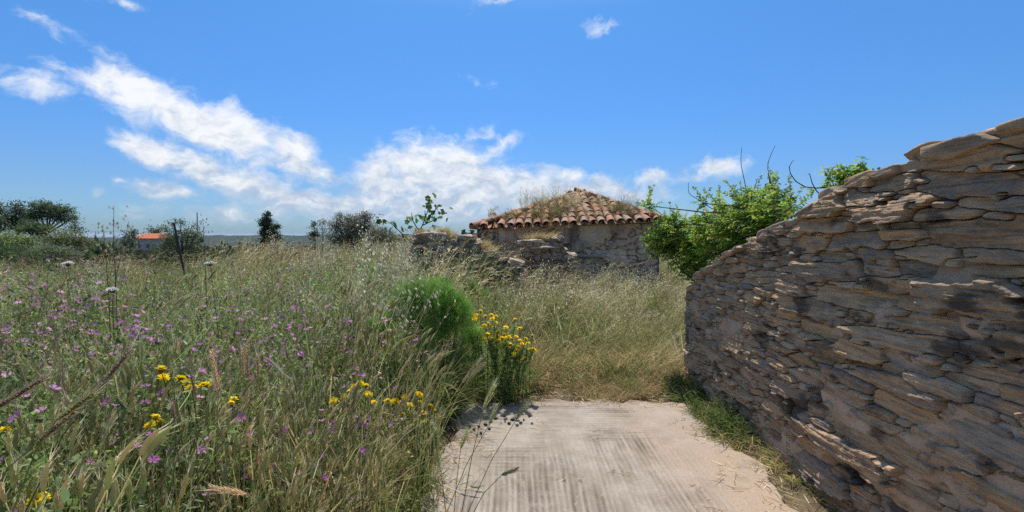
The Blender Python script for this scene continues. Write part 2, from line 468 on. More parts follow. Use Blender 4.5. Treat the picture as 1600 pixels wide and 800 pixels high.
def build_hills():
    # a wooded ridge round the valley; its crest lies near eye level, lower on the left where the sea shows
    th = np.linspace(R(-100), R(100), 900)
    rad = np.linspace(0, 1, 26)
    T, Q = np.meshgrid(th, rad)
    D = 1100 + Q * 1500
    az = np.degrees(T)
    crest = 44 + 2.5 * fbm(T * 9, T * 0, 41, 3) + 9 * sstep(-41, -33, az) - 4 - 4 * sstep(-12, -30, az)
    crest = np.where(az > -8, crest + 5 * sstep(-8, 5, az), crest)
    prof = np.sin(np.clip(Q * 1.15, 0, 1) * math.pi / 2) * sstep(1.0, .9, Q)
    tree = (fbm(T * 260, Q * 60, 43, 3) * 7 + fbm(T * 60, Q * 12, 44, 3) * 9) * sstep(0.0, .2, Q)
    Z = -46 + (crest + tree * .8) * prof
    V = np.stack([np.sin(T) * D, np.cos(T) * D, Z], -1).reshape(-1, 3)
    ny, nx = T.shape; i = np.arange(ny * nx).reshape(ny, nx)
    Fq = np.stack([i[:-1, :-1], i[:-1, 1:], i[1:, 1:], i[1:, :-1]], -1).reshape(-1, 4)
    link('hills', mesh_np('hills', V, Fq, M_HILL), kind='structure')
    s = 45000
    link('sea', mesh_np('sea', [(-s, 2500, -56), (s, 2500, -56), (s, 40000, -56), (-s, 40000, -56)], [(0, 1, 2, 3)], M_SEA), kind='structure')
build_hills()

# ------------------------------------------------------------------ concrete path
def build_path():
    xs = np.arange(-.66, 1.82, .0072); ys = np.arange(-.4, 4.68, .010)
    X, Y = np.meshgrid(xs, ys)
    wx = X + .012 * fbm(X * 2, Y * 1.2, 61, 3) * 4; wy = Y + .02 * fbm(X * 1.4, Y * 3, 62, 3) * 3
    def scored(u, v, seed):                     # worn rake marks: uneven lines along v
        per = .5 + .5 * np.sin((u + .012 * fbm(u * 1.5, v * .8, seed, 2)) * 2 * math.pi / .036)
        per = sstep(.25, .75, per)
        irr = sstep(-.14, .14, fbm(u * 34, v * 2.2, seed + 2, 3))
        worn = np.clip(.76 + 2.6 * fbm(u * 4.5, v * 2.2, seed + 3, 4), .10, 1)
        return np.clip((.46 * per + .54 * irr) * worn, 0, 1.1)
    cross = sstep(3.3, 3.9, Y + .6 * fbm(X * 2, Y * 2, 64, 3) + .2 * (X < .25))
    zone = sstep(-.6, -.3, X + .2 * fbm(X * 2, Y * 2, 70, 2)) * sstep(1.30, .95, X + .35 * fbm(X * 1.5, Y * 1.5, 67, 3))
    groove = (scored(wx, wy, 161) * (1 - cross) + scored(wy * .75, wx, 171) * cross) * (.08 + .92 * zone)
    Z = .028 - .0055 * groove + .006 * fbm(X * 1.5, Y * 1.5, 68, 3) + .0035 * fbm(X * 16, Y * 16, 69, 2)
    edge = np.minimum.reduce([X + .52 + .25 * fbm(X * 3, Y * 5, 71, 4), 1.70 - X + .3 * fbm(X * 3, Y * 4, 72, 4), 4.55 - Y + .42 * fbm(X * 3.2, Y * 2, 73, 5) + .05 * np.sin(X * 3)])
    Z = Z - .10 * sstep(.03, -.03, edge)
    keep = edge > -.08
    pink = np.clip(sstep(.75, 1.35, X + .25 * fbm(X, Y, 74, 2)) + .5 * sstep(.2, .0, edge), 0, 1)
    V = np.stack([X, Y, Z], -1).reshape(-1, 3)
    C = np.stack([np.clip(groove, 0, 1), pink, pink * 0], -1).reshape(-1, 3)
    ny, nx = X.shape; i = np.arange(ny * nx).reshape(ny, nx)
    k = keep[:-1, :-1] & keep[1:, 1:] & keep[1:, :-1] & keep[:-1, 1:]
    Fq = np.stack([i[:-1, :-1], i[:-1, 1:], i[1:, 1:], i[1:, :-1]], -1)[k]
    u, inv = np.unique(Fq, return_inverse=True)
    link('concrete_path', mesh_np('concrete_path', V[u], inv.reshape(-1, 4), M_CONCRETE, C[u], True), kind='structure')
build_path()

# ------------------------------------------------------------------ rocks
def rock_mesh(name, dims, seed, res=8, rough=.12, mat=None, boxy=4.0, cut=.72):
    """an irregular block: a cube-sphere pushed to a boxy shape and broken up by layered noise"""
    V = []; Fs = []; key = {}
    lin = np.linspace(-1, 1, res + 1)
    def vid(p):
        k = tuple(np.round(p, 6))
        if k not in key: key[k] = len(V); V.append(p)
        return key[k]
    for ax in range(3):
        for s in (-1, 1):
            for i in range(res):
                for j in range(res):
                    q = []
                    for (a, b) in ((i, j), (i + 1, j), (i + 1, j + 1), (i, j + 1)):
                        p = [0, 0, 0]; p[ax] = s; p[(ax + 1) % 3] = lin[a] ; p[(ax + 2) % 3] = lin[b]
                        q.append(vid(p))
                    Fs.append(tuple(q if s > 0 else q[::-1]))
    V = np.array(V, float)
    n = (np.abs(V) ** boxy).sum(1) ** (1 / boxy)
    V = V / n[:, None]
    d = np.array(dims) / 2
    r = np.random.default_rng(seed)
    # big facets: cut by a few random planes
    for k in range(7):
        nn = r.normal(size=3); nn /= np.linalg.norm(nn); h = r.uniform(cut, .98) * np.abs(nn).sum() * .72
        dd = V @ nn - h; V = V - np.where(dd > 0, dd, 0)[:, None] * nn
    P = V * d
    w = rough * min(dims)
    ph = seed * 3.7
    lay = fbm(P[:, 0] * 5 + ph, P[:, 2] * 45 + ph + P[:, 1] * 6, seed, 4)
    lay2 = fbm(P[:, 1] * 5 + ph, P[:, 2] * 45 - ph + P[:, 0] * 6, seed + 9, 4)
    big = fbm(P[:, 0] * 6 + P[:, 2] * 9 + ph, P[:, 1] * 6 + P[:, 2] * 7, seed + 3, 3)
    N = V / np.linalg.norm(V, axis=1)[:, None]
    P = P + N * (w * (big * 2.0 + lay + lay2))[:, None]
    return mesh_np(name, P, Fs, mat or M_STONE, smooth=True)

# ------------------------------------------------------------------ the tall rubble wall on the right
WALL_X = 1.92
TOP = [(0.2, 2.02), (1.7, 2.025), (1.83, 2.02), (2.05, 2.01), (2.2, 1.985), (2.35, 1.95), (2.6, 1.905), (2.88, 1.83), (3.1, 1.76), (3.27, 1.70), (3.5, 1.64), (3.79, 1.56), (4.2, 1.44), (4.6, 1.29), (4.95, 1.13), (5.12, 1.0), (5.25, .85)]
TS = np.array([p[0] for p in TOP]); TZ = np.array([p[1] for p in TOP])
def wall_top(s): return np.interp(s, TS, TZ)

def build_wall():
    wall = thing('stone_wall', 'tall rubble wall of brown schist with sloping broken top, right of the path', 'wall', (WALL_X, 3.0, 0)); wall['kind'] = 'thing'
    O = Vector((WALL_X, 3.0, 0))
    r = np.random.default_rng(12)
    S0, S1, Z0, Z1 = 1.0, 5.19, -.10, 2.07
    # --- stones packed large to small
    seeds = []
    def big_ok(s, z): return (z > 1.0 and s < 3.2) or (s < 2.9 and r.random() < .45)
    def trycls(n, amin, amax, bmin, bmax, cond, gap):
        for _ in range(n):
            s, z = r.uniform(S0, S1), r.uniform(-.05, 2.04)
            if z > wall_top(s) - .01 or not cond(s, z): continue
            a, b = r.uniform(amin, amax), r.uniform(bmin, bmax)
            ok = True
            for (s2, z2, a2, b2, _) in seeds:
                if abs(s - s2) < (a + a2) and abs(z - z2) < (b + b2):
                    q = (abs(s - s2) / (a + a2)) ** 2.6 + (abs(z - z2) / (b + b2)) ** 2.6
                    if q < gap: ok = False; break
            if ok:
                tilt = r.normal(0, .09) + .13 * (1.25 - z) * sstep(4.4, 2.0, s) - .10 * sstep(1.6, 2.0, z)
                seeds.append((s, z, a, b, float(tilt)))
    trycls(300, .17, .33, .038, .062, big_ok, .86)
    trycls(1100, .10, .19, .024, .042, lambda s, z: s < 4.2, .86)
    trycls(2600, .055, .11, .016, .030, lambda s, z: True, .84)
    trycls(4200, .022, .05, .009, .017, lambda s, z: True, .78)
    ns, nz = int((S1 - S0) / .0044), int((Z1 - Z0) / .0037)
    s1 = np.linspace(S0, S1, ns); z1 = np.linspace(Z0, Z1, nz)
    S, Z = np.meshgrid(s1, z1)
    ws = S + .034 * fbm(S * 6, Z * 16, 81, 4); wz = Z + .020 * fbm(S * 4 + 30, Z * 7, 82, 3) + .008 * fbm(S * 18, Z * 30, 83, 3)
    d1 = np.full(S.shape, 9.0); d2 = np.full(S.shape, 9.0); ID = np.full(S.shape, -1)
    for i, (s, z, a, b, t) in enumerate(seeds):
        i0, i1 = np.searchsorted(s1, (s - a * 2.4, s + a * 2.4)); j0, j1 = np.searchsorted(z1, (z - b * 2.6 - a * .3, z + b * 2.6 + a * .3))
        ds = ws[j0:j1, i0:i1] - s; dz = wz[j0:j1, i0:i1] - z + 0
        u = ds * math.cos(t) - dz * math.sin(t); v = ds * math.sin(t) + dz * math.cos(t)
        d = ((np.abs(u) / a) ** 5 + (np.abs(v) / b) ** 5) ** (1 / 5)
        A, B, I = d1[j0:j1, i0:i1], d2[j0:j1, i0:i1], ID[j0:j1, i0:i1]
        first = d < A
        B[...] = np.where(first, A, np.minimum(B, d)); I[...] = np.where(first, i, I); A[...] = np.where(first, d, A)
    par = np.array(seeds)
    bb = np.where(ID >= 0, par[np.clip(ID, 0, None), 3], .03)
    e = np.minimum((d2 - d1) * bb * .8, (1.75 - d1) * bb)                   # metres to the joint
    e = np.minimum(e, (wall_top(S) + .02 * fbm(S * 8, Z * 0, 84, 3) - Z) * .9)
    prot = r.uniform(.010, .060, len(seeds)) * (1 + .5 * (par[:, 3] > .045))
    gs = r.normal(0, .05, len(seeds)); gzz = r.normal(-.06, .20, len(seeds))
    k = np.clip(ID, 0, None)
    body = prot[k] * sstep(-.0005, .0042, e) + gs[k] * (S - par[k, 0]) + gzz[k] * (Z - par[k, 1])
    sd_ = k * 7.31
    lay = fbm(S * 3.0 + sd_, (Z + S * .05) * 46 + sd_, 85, 4, .6)
    steps = lay * 6; steps = np.floor(steps) + sstep(.55, 1, steps - np.floor(steps))
    strata = .0050 * steps + .011 * fbm(S * 9 + sd_, Z * 26, 86, 3) + .007 * fbm(S * 34, Z * 60, 87, 3, .6) + .010 * fbm(S * 2.5 + sd_, Z * 90, 97, 2)
    stone = body + strata * sstep(0, .006, e) - .02 * (e < 0)
    smear = sstep(.08, -.14, fbm(S * 2.6, Z * 3.8, 88, 4) + .17 * (Z - .80) + .015)
    mort = -.026 + .056 * smear + .016 * fbm(S * 6, Z * 9, 89, 4) + .006 * fbm(S * 30, Z * 40, 90, 3) - .022 * sstep(1.15, 1.6, Z) * sstep(3.6, 2.9, S)
    bulge = .035 * fbm(S * .8, Z * .9, 91, 2)
    def xyz(h, s, z): return np.stack([-(h), s - O.y, z - .12 * h], -1)
    # --- mortar and core
    m = 2
    Sm, Zm, Hm = S[::m, ::m], Z[::m, ::m], (mort + bulge)[::m, ::m]
    top = wall_top(Sm)
    Zc = np.minimum(Zm, top - .015)
    over = Zm > top
    V = np.stack([-Hm + np.where(over, .06, 0), Sm - O.y, Zc], -1)
    ny, nx = Sm.shape; i = np.arange(ny * nx).reshape(ny, nx)
    kk = ~(over[:-1, :-1] & over[1:, :-1] & over[1:, 1:] & over[:-1, 1:])
    Fq = np.stack([i[:-1, :-1], i[1:, :-1], i[1:, 1:], i[:-1, 1:]], -1)[kk]
    u, inv = np.unique(Fq, return_inverse=True)
    link('mortar', mesh_np('mortar', V.reshape(-1, 3)[u], inv.reshape(-1, 4), M_MORTAR, smooth=True), wall)
    # --- solid core behind the face
    ss = np.concatenate([np.arange(-1.2, 5.2, .12), [5.2]]); b = MB(); P0 = []
    for s in ss:
        t = float(wall_top(s)) - .04; f = .05 if s > S0 else .0
        P0.append([(f, s - O.y, -.15), (f, s - O.y, t), (.52, s - O.y, t - .05), (.52, s - O.y, -.15)])
    V = np.array(P0).reshape(-1, 3); n = len(ss)
    Fq = [(4 * q + j, 4 * q + (j + 1) % 4, 4 * q + 4 + (j + 1) % 4, 4 * q + 4 + j) for q in range(n - 1) for j in range(4)]
    Fq += [(0, 1, 2, 3), tuple(4 * (n - 1) + j for j in (3, 2, 1, 0))]
    link('rubble_core', mesh_np('rubble_core', V, Fq, M_MORTAR), wall)
    # --- one mesh per stone
    vis = (ID >= 0) & (e > -.004) & (stone > mort - .02)
    H = stone + bulge; sunk = mort + bulge - .035
    allq = []; area = np.bincount(ID[vis], minlength=len(seeds))
    order = np.argsort(-area)
    order = [q for q in order if area[q] > 18]
    rest_V = []; rest_F = []; base = 0
    for rank, q in enumerate(order):
        msk = vis & (ID == q)
        jj, ii = np.where(msk)
        j0, j1, i0, i1 = max(jj.min() - 2, 0), jj.max() + 3, max(ii.min() - 2, 0), ii.max() + 3
        w = msk[j0:j1, i0:i1]
        g = w.copy(); g[1:] |= w[:-1]; g[:-1] |= w[1:]; g2 = g.copy(); g2[:, 1:] |= g[:, :-1]; g2[:, :-1] |= g[:, 1:]
        h = np.where(w, H[j0:j1, i0:i1], sunk[j0:j1, i0:i1])
        V = xyz(h, S[j0:j1, i0:i1], Z[j0:j1, i0:i1]).reshape(-1, 3)
        a, c = w.shape; i = np.arange(a * c).reshape(a, c)
        kq = g2[:-1, :-1] & g2[1:, :-1] & g2[1:, 1:] & g2[:-1, 1:]
        Fq = np.stack([i[:-1, :-1], i[1:, :-1], i[1:, 1:], i[:-1, 1:]], -1)[kq]
        if not len(Fq): continue
        u, inv = np.unique(Fq, return_inverse=True); Vu = V[u]; Fu = inv.reshape(-1, 4)
        if rank < 285:
            link('stone', mesh_np('stone', Vu, Fu, M_STONE), wall)
        else:
            rest_V.append(Vu); rest_F.append(Fu + base); base += len(Vu)
    if rest_V:
        link('chink_stones', mesh_np('chink_stones', np.concatenate(rest_V), np.concatenate(rest_F), M_STONE), wall, kind='stuff')
    # --- coping: flat slabs lying along the sloping top
    s = 5.14; n = 0
    while s > .9:
        big = s < 2.3
        ln = r.uniform(.16, .30) if not big else r.uniform(.30, .46)
        hh = r.uniform(.05, .085) if not big else r.uniform(.07, .10)
        mid = s - ln / 2
        sl = math.atan2(float(wall_top(mid - ln / 2) - wall_top(mid + ln / 2)), ln)
        for row in range(2):
            me = rock_mesh('coping_stone', (r.uniform(.27, .33), ln * 1.06, hh), 200 + n, 18 if s < 3.3 else 10, .13, None, 9.0, .86)
            o = link('coping_stone', me, wall)
            o.location = (.085 + .27 * row + r.uniform(-.02, .02), mid - O.y, float(wall_top(mid)) - hh * .2 + r.uniform(-.02, .03))
            o.rotation_euler = (-sl * r.uniform(.35, .85), r.normal(0, .05), r.normal(0, .06))
            n += 1
        s -= ln * .97
build_wall()
# ------------------------------------------------------------------ ruined house behind the grass
EL, ER, AP = at(741, 357, 11.0), at(1037, 346, 10.8), at(908, 304, 13.1)
def build_house():
    house = thing('ruined_house', 'small ruined stone house with overgrown terracotta tile roof behind the grass', 'house', (1.3, 11.2, 0)); house['kind'] = 'thing'
    O = Vector((1.3, 11.2, 0))
    BL, BR = EL + Vector((.1, 4.3, 0)), ER + Vector((.1, 4.4, 0))
    # front wall with fallen render: relief of buried rubble
    x0, x1 = EL.x + .08, ER.x - .05
    nx, nz = 330, 170
    X, Zr = np.meshgrid(np.linspace(x0, x1, nx), np.linspace(0, 1, nz))
    topz = EL.z + (ER.z - EL.z) * (X - x0) / (x1 - x0) - .02
    Z = -.15 + (topz + .15) * Zr
    st = fbm(X * 4, Z * 9, 301, 4); co = np.abs(fbm(X * 4, Z * 10, 302, 3)); ren = sstep(.02, .08, fbm(X * 1.2, Z * 1.9, 303, 5) + .12 * (Z > 1.4))
    H = ren * .05 + (1 - ren) * (.13 * st - .09 * sstep(.06, .0, co) - .02) + .02 * fbm(X * 14, Z * 18, 304, 3) - .10 * sstep(.14, .18, fbm(X * 1.1 + 3, Z * 1.3, 305, 2))
    yf = EL.y + .12 + (ER.y - EL.y) * (X - x0) / (x1 - x0)
    V = np.stack([X - O.x, yf - H - O.y, Z], -1).reshape(-1, 3)
    i = np.arange(nx * nz).reshape(nz, nx)
    Fq = np.stack([i[:-1, :-1], i[:-1, 1:], i[1:, 1:], i[1:, :-1]], -1).reshape(-1, 4)
    wl = link('front_wall', mesh_np('front_wall', V, Fq, M_PLASTER, smooth=True), house)
    b = MB(); c = (1, 1, 1)
    def quad(p): b.poly([Vector(q) - O for q in p], c)
    fl, fr = Vector((x0, yf[0, 0], 0)), Vector((x1, yf[0, -1], 0)); bl, br = Vector((x0, BL.y - .15, 0)), Vector((x1, BR.y - .15, 0))
    for (p, q, h1, h2) in ((fl, bl, EL.z, EL.z), (br, fr, ER.z, ER.z), (bl, br, EL.z, ER.z)):
        quad([(p.x, p.y, -.2), (q.x, q.y, -.2), (q.x, q.y, h2 - .02), (p.x, p.y, h1 - .02)])
    quad([(fl.x, fl.y, EL.z - .03), (fr.x, fr.y, ER.z - .03), (br.x, br.y, ER.z - .03), (bl.x, bl.y, EL.z - .03)])
    link('side_walls', b.mesh('side_walls', M_PLASTER), house)
    # roof: sloping boards below, curved tiles above
    b = MB()
    for (p, q) in ((EL, ER), (ER, BR), (BR, BL), (BL, EL)):
        quad([p, q, AP - Vector((0, 0, .03))])
    roof = link('roof', b.mesh('roof', M_PLASTER), house)
    # one tapered barrel tile, shared
    def tile_mesh(up):
        V = []; Fs = []; k = 7; Lg = .42
        for t in (0, 1):
            w = (.092 if up else .098) * (1 - .16 * t) if up else .098 * (.88 + .14 * t)
            for th in (0, .014):
                for j in range(k + 1):
                    a = math.pi * j / k
                    V.append((math.cos(a) * (w - th), Lg * t, (math.sin(a) * (w - th) * .82) * (1 if up else -1) + (.008 if up else .08)))
        n = k + 1
        for j in range(k):
            Fs += [(j, j + 1, 2 * n + j + 1, 2 * n + j), (n + j + 1, n + j, 3 * n + j, 3 * n + j + 1), (j + 1, j, n + j, n + j + 1), (2 * n + j, 2 * n + j + 1, 3 * n + j + 1, 3 * n + j)]
        return mesh_np('tile', V, Fs, M_TILE, smooth=False)
    cover, pan = tile_mesh(True), tile_mesh(False)
    r = random.Random(5)
    def tri_tiles(p, q, apex, add):
        ex = (q - p); Wd = ex.length; ex.normalize()
        n = ex.cross(apex - p).normalized(); up = n.cross(ex)
        ax = (apex - p).dot(ex); hy = (apex - p).dot(up)
        sp = .205; nc = int(Wd / sp)
        for ci in range(nc + 1):
            for kind in (0, 1):
                x = (ci + .5 * kind + .1) * sp
                if x > Wd: continue
                hmax = hy * min(x / ax, (Wd - x) / (Wd - ax))
                row = 0
                while row * .335 - .1 < hmax - .12:
                    y0 = row * .335 - .10 + r.uniform(-.02, .02)
                    o = p + ex * (x + r.uniform(-.022, .022)) + up * y0 + n * ((.055 if kind == 0 else .0) + .012)
                    tw = r.gauss(0, .07); yaw = r.gauss(0, .085)
                    if r.random() < (.05 if kind == 0 else .02): row += 1; continue
                    if r.random() < .05: o = o - up * r.uniform(.04, .10)
                    M = Matrix((ex, up, n)).transposed().to_4x4()
                    M = Matrix.Translation(o - O) @ M @ Euler((-.035 + r.gauss(0, .02), tw, yaw)).to_matrix().to_4x4()
                    add(cover if kind == 0 else pan, M)
                    row += 1
    def add_part(me, M):
        o = link('tile', me, roof); o.matrix_local = M
    tri_tiles(EL, ER, AP, add_part)
    VV = []; FF = []; base = [0]
    def add_mass(me, M):
        v = np.array([M @ w.co for w in me.vertices]); VV.append(v)
        FF.append(np.array([list(pp.vertices) for pp in me.polygons]) + base[0]); base[0] += len(v)
    tri_tiles(ER, BR, AP, add_mass); tri_tiles(BR, BL, AP, add_mass); tri_tiles(BL, EL, AP, add_mass)
    link('rear_tiles', mesh_np('rear_tiles', np.concatenate(VV), np.concatenate(FF), M_TILE), roof, kind='stuff')
    for (p, q) in ((EL, AP), (ER, AP)):                       # hip tiles
        d = q - p; n = int(d.length / .33)
        for k in range(n + 1):
            up = Vector((0, 0, 1)); y = d.normalized(); x = y.cross(up).normalized(); z = x.cross(y)
            o = p + d * ((k * .33 - .05) / d.length) + z * (.045 + r.uniform(-.01, .01))
            M = Matrix.Translation(o - O) @ Matrix((x, y, z)).transposed().to_4x4() @ Euler((r.gauss(0, .03), r.gauss(0, .05), r.gauss(0, .05))).to_matrix().to_4x4() @ Matrix.Scale(1.18, 4)
            l = link('ridge_tile', cover, roof); l.matrix_local = M
    # timber lintels and the pipe along the face
    def beam(name, a, b_, rad, mat):
        a, b_ = a - O, b_ - O; m = MB(); m.tube([a, a.lerp(b_, .3) + Vector((0, 0, .006)), a.lerp(b_, .7) - Vector((0, 0, .006)), b_], [rad, rad * 1.05, rad * .96, rad], (1, 1, 1), 8, True)
        link(name, m.mesh(name, mat, True), house)
    beam('ledge_beam', at(772, 402, 10.78), at(822, 402, 10.78), .045, M_PIPE)
    beam('ledge_beam', at(880, 400, 10.72), at(940, 400, 10.72), .042, M_PIPE)
build_house()

# ------------------------------------------------------------------ ruined garden walls in front of the house
def mat_ruin():
    m, nt, N, L = new_mat('crumbling_rubble')
    g = N('ShaderNodeNewGeometry').outputs['Position']
    oi = N('ShaderNodeObjectInfo').outputs['Random']
    r = ramp(N, [(0, (.30, .22, .155)), (.35, (.48, .36, .25)), (.6, (.36, .29, .225)), (.85, (.56, .42, .295)), (1, (.42, .31, .22))]); L(oi, r.inputs[0])
    n = tex(N, L, g, 9, 7, .7, (1, 1, 2))
    c = mixc(N, L, maprange(N, L, n, .48, .66, 0, .7), r.outputs[0], (.13, .10, .075))
    n2 = tex(N, L, g, 14, 6, .7, (1, 1, 1), (4, 4, 4))
    c = mixc(N, L, maprange(N, L, n2, .56, .68, 0, .7), c, (.42, .37, .29))
    principled(N, L, c, .92, .1, n, .8, .03)
    return m
M_RUIN = mat_ruin()
ROCKS = [rock_mesh('stone', (1, 1, 1), 500 + k, 8, .22, M_RUIN, 6.0) for k in range(9)]
def stone_pile(name, label, cat, pts, thick, ybase, seed, sz):
    """pts: profile of (x, top height); courses of blocks fill it, a mortar core stands inside"""
    r = random.Random(seed)
    xs = [p[0] for p in pts]; zs = [p[1] for p in pts]
    root = thing(name, label, cat, ((xs[0] + xs[-1]) / 2, ybase, 0)); root['kind'] = 'thing'
    O = root.location.copy()
    V = []; Fs = []
    n = 24
    for k in range(n + 1):
        x = xs[0] + (xs[-1] - xs[0]) * k / n; t = float(np.interp(x, xs, zs)) - .09
        for (yy, zz) in ((.03, -.2), (.03, t), (thick - .06, t), (thick - .06, -.2)): V.append((x - O.x, yy, zz))
    for k in range(n):
        for j in range(3): Fs.append((4 * k + j, 4 * k + 4 + j, 4 * k + 5 + j, 4 * k + 1 + j))
    Fs += [(0, 1, 2, 3), tuple(4 * n + j for j in (3, 2, 1, 0))]
    link('mortar_core', mesh_np('mortar_core', V, Fs, M_RUIN), root)
    z = .30
    while z < max(zs):
        hgt = r.uniform(sz * .35, sz * .95); x = xs[0] - r.uniform(0, .1)
        while x < xs[-1]:
            w = r.uniform(sz * .6, sz * 2.3); cx = x + w / 2
            if z + hgt * .6 < float(np.interp(cx, xs, zs)):
                for row in ((0, 1) if z + hgt * 1.9 > float(np.interp(cx, xs, zs)) else (0,)):
                    o = link('stone', r.choice(ROCKS), root)
                    dpt = r.uniform(.2, .3)
                    o.location = (cx - O.x, dpt / 2 - .04 + r.uniform(-.035, .03) + row * thick * .5, z + hgt / 2 + r.uniform(-.03, .03))
                    o.scale = (w * 1.1, dpt if not row else thick * .6, hgt * r.uniform(.95, 1.5))
                    o.rotation_euler = (r.gauss(0, .14), r.gauss(0, .16), r.gauss(0, .2) + (math.pi if r.random() < .5 else 0))
            x += w
        z += hgt
    return root
def prof(pxs, Y): return [(at(a, b, Y).x, at(a, b, Y).z) for a, b in pxs]
ruin = stone_pile('ruined_wall', 'low crumbling stone wall with mossy cap, left of the ruined house', 'wall',
           prof([(644, 372), (655, 366), (700, 366), (708, 376), (722, 368), (738, 374), (752, 388), (775, 396), (783, 403), (800, 408), (818, 411)], 9.0), .5, 9.0, 21, .13)
pier = stone_pile('stone_pier', 'squat rubble pier with flat cap stones standing before the house front', 'pier',
           prof([(812, 384), (818, 375), (850, 374), (874, 371), (883, 380), (887, 392)], 10.0), .55, 10.0, 33, .12)
for (nm, par, px, py, Y, dims, seed) in (('cap_stone', ruin, 676, 370, 9.1, (.62, .4, .17), 610), ('cap_stone', ruin, 728, 372, 9.15, (.3, .35, .13), 611), ('cap_stone', ruin, 770, 394, 9.1, (.34, .3, .07), 612),
                                         ('cap_stone', pier, 835, 377, 10.15, (.42, .45, .07), 613), ('cap_stone', pier, 865, 375, 10.2, (.4, .4, .08), 614), ('cap_stone', pier, 848, 386, 10.1, (.55, .5, .07), 615)):
    o = link(nm, rock_mesh(nm, dims, seed, 12, .24, M_RUIN, 6.0), par)
    o.location = at(px, py, Y) - par.location

# ------------------------------------------------------------------ plants: prototypes
def rv(r, a): return Vector((r.uniform(-a, a), r.uniform(-a, a), r.uniform(-a, a)))
def jit(r, c, a=.18):
    k = 1 + r.uniform(-a, a); return tuple(max(.005, x * k * (1 + r.uniform(-.08, .08))) for x in c)
def lerp3(a, b, t): return tuple(a[k] * (1 - t) + b[k] * t for k in range(3))
GREEN = (.16, .235, .055); OLIVE = (.28, .30, .105); GREY = (.34, .36, .20); STRAW = (.62, .49, .26); CREAM = (.78, .70, .52); DARK = (.085, .145, .038); TAN = (.54, .39, .21); BROWN = (.27, .18, .105)

def stalk_curve(r, base, h, lean, wind, n=6):
    a = r.uniform(0, 6.283); l = r.uniform(0, lean)
    dx, dy = math.cos(a) * l + wind, math.sin(a) * l
    pts = []
    for i in range(n):
        t = i / (n - 1)
        pts.append(Vector((base[0] + dx * h * t ** 1.9, base[1] + dy * h * t ** 1.9, h * t * (1 - .22 * (dx * dx + dy * dy) * t))))
    return pts
def side_of(r, d):
    v = Vector((r.gauss(0, 1), r.gauss(0, 1) * .5, 0)); v = v - d * v.dot(d)
    return v.normalized() if v.length > 1e-4 else Vector((1, 0, 0))
def blade(b, r, base, d, L, w, col, droop=.8, n=5, col2=None):
    d = Vector(d).normalized(); pts = []; p = Vector(base)
    for i in range(n):
        pts.append(p.copy()); p = p + d * (L / (n - 1)); d = (d + Vector((0, 0, -droop / (n - 1)))).normalized()
    ws = [w * (.7 + .3 * min(1, i)) * (1 - (i / (n - 1)) ** 2.2) + .0003 for i in range(n)]
    b.strip(pts, ws, side_of(r, (pts[1] - pts[0]).normalized()), col, col2)
def barley_ear(b, r, p, d, L, rad, col, awn):
    d = d.normalized(); pts = []; rs = []
    q = p.copy(); dd = d.copy()
    for i in range(6):
        t = i / 5; pts.append(q.copy()); rs.append(rad * (.35 + 1.0 * math.sin(math.pi * min(1, .15 + t * .8)) * .75) * (1 if i < 5 else .3) * (1 + .18 * (i % 2)))
        q = q + dd * (L / 5); dd = (dd + Vector((.05, 0, -.05))).normalized()
    b.tube(pts, rs, col, 5)
    for k in range(10):
        t = r.uniform(.1, 1); base = p.lerp(pts[-1], t)
        e = (dd + rv(r, .22)).normalized(); ln = awn * r.uniform(.7, 1.1); s = side_of(r, e)
        b.poly([base - s * .0011, base + s * .0011, base + e * ln], lerp3(col, CREAM, .35))
def proto_barley(seed, n, R_, h0, h1, green, wind=.05):
    r = random.Random(seed); b = MB()
    for _ in range(n):
        a, q = r.uniform(0, 6.283), R_ * math.sqrt(r.random())
        h = r.uniform(h0, h1); base = (math.cos(a) * q, math.sin(a) * q)
        c = lerp3(jit(r, OLIVE), jit(r, STRAW), min(1, max(0, r.gauss(1 - green, .25))))
        pts = stalk_curve(r, base, h, .26, wind); sd_ = side_of(r, Vector((0, 0, 1)))
        b.strip(pts, [.0017] * len(pts), sd_, lerp3(c, GREEN, .4), c)
        d = pts[-1] - pts[-2]
        barley_ear(b, r, pts[-1], d, r.uniform(.06, .095), r.uniform(.0048, .0072), lerp3(lerp3(c, (.44, .45, .17) if r.random() < green else STRAW, .7), CREAM, .15), .06)
        for k in range(r.randint(2, 3)):
            t = r.uniform(.1, .6); p = pts[int(t * 5)]
            al = r.uniform(0, 6.283)
            blade(b, r, p, (math.cos(al) * .55 + .1, math.sin(al) * .55, 1), r.uniform(.12, .24), r.uniform(.003, .0048), lerp3(jit(r, GREEN), jit(r, STRAW), max(0, r.gauss(.25 + .3 * (1 - green), .25)) % 1), r.uniform(.6, 1.6))
    return b.mesh('barley_tuft', M_PLANT)
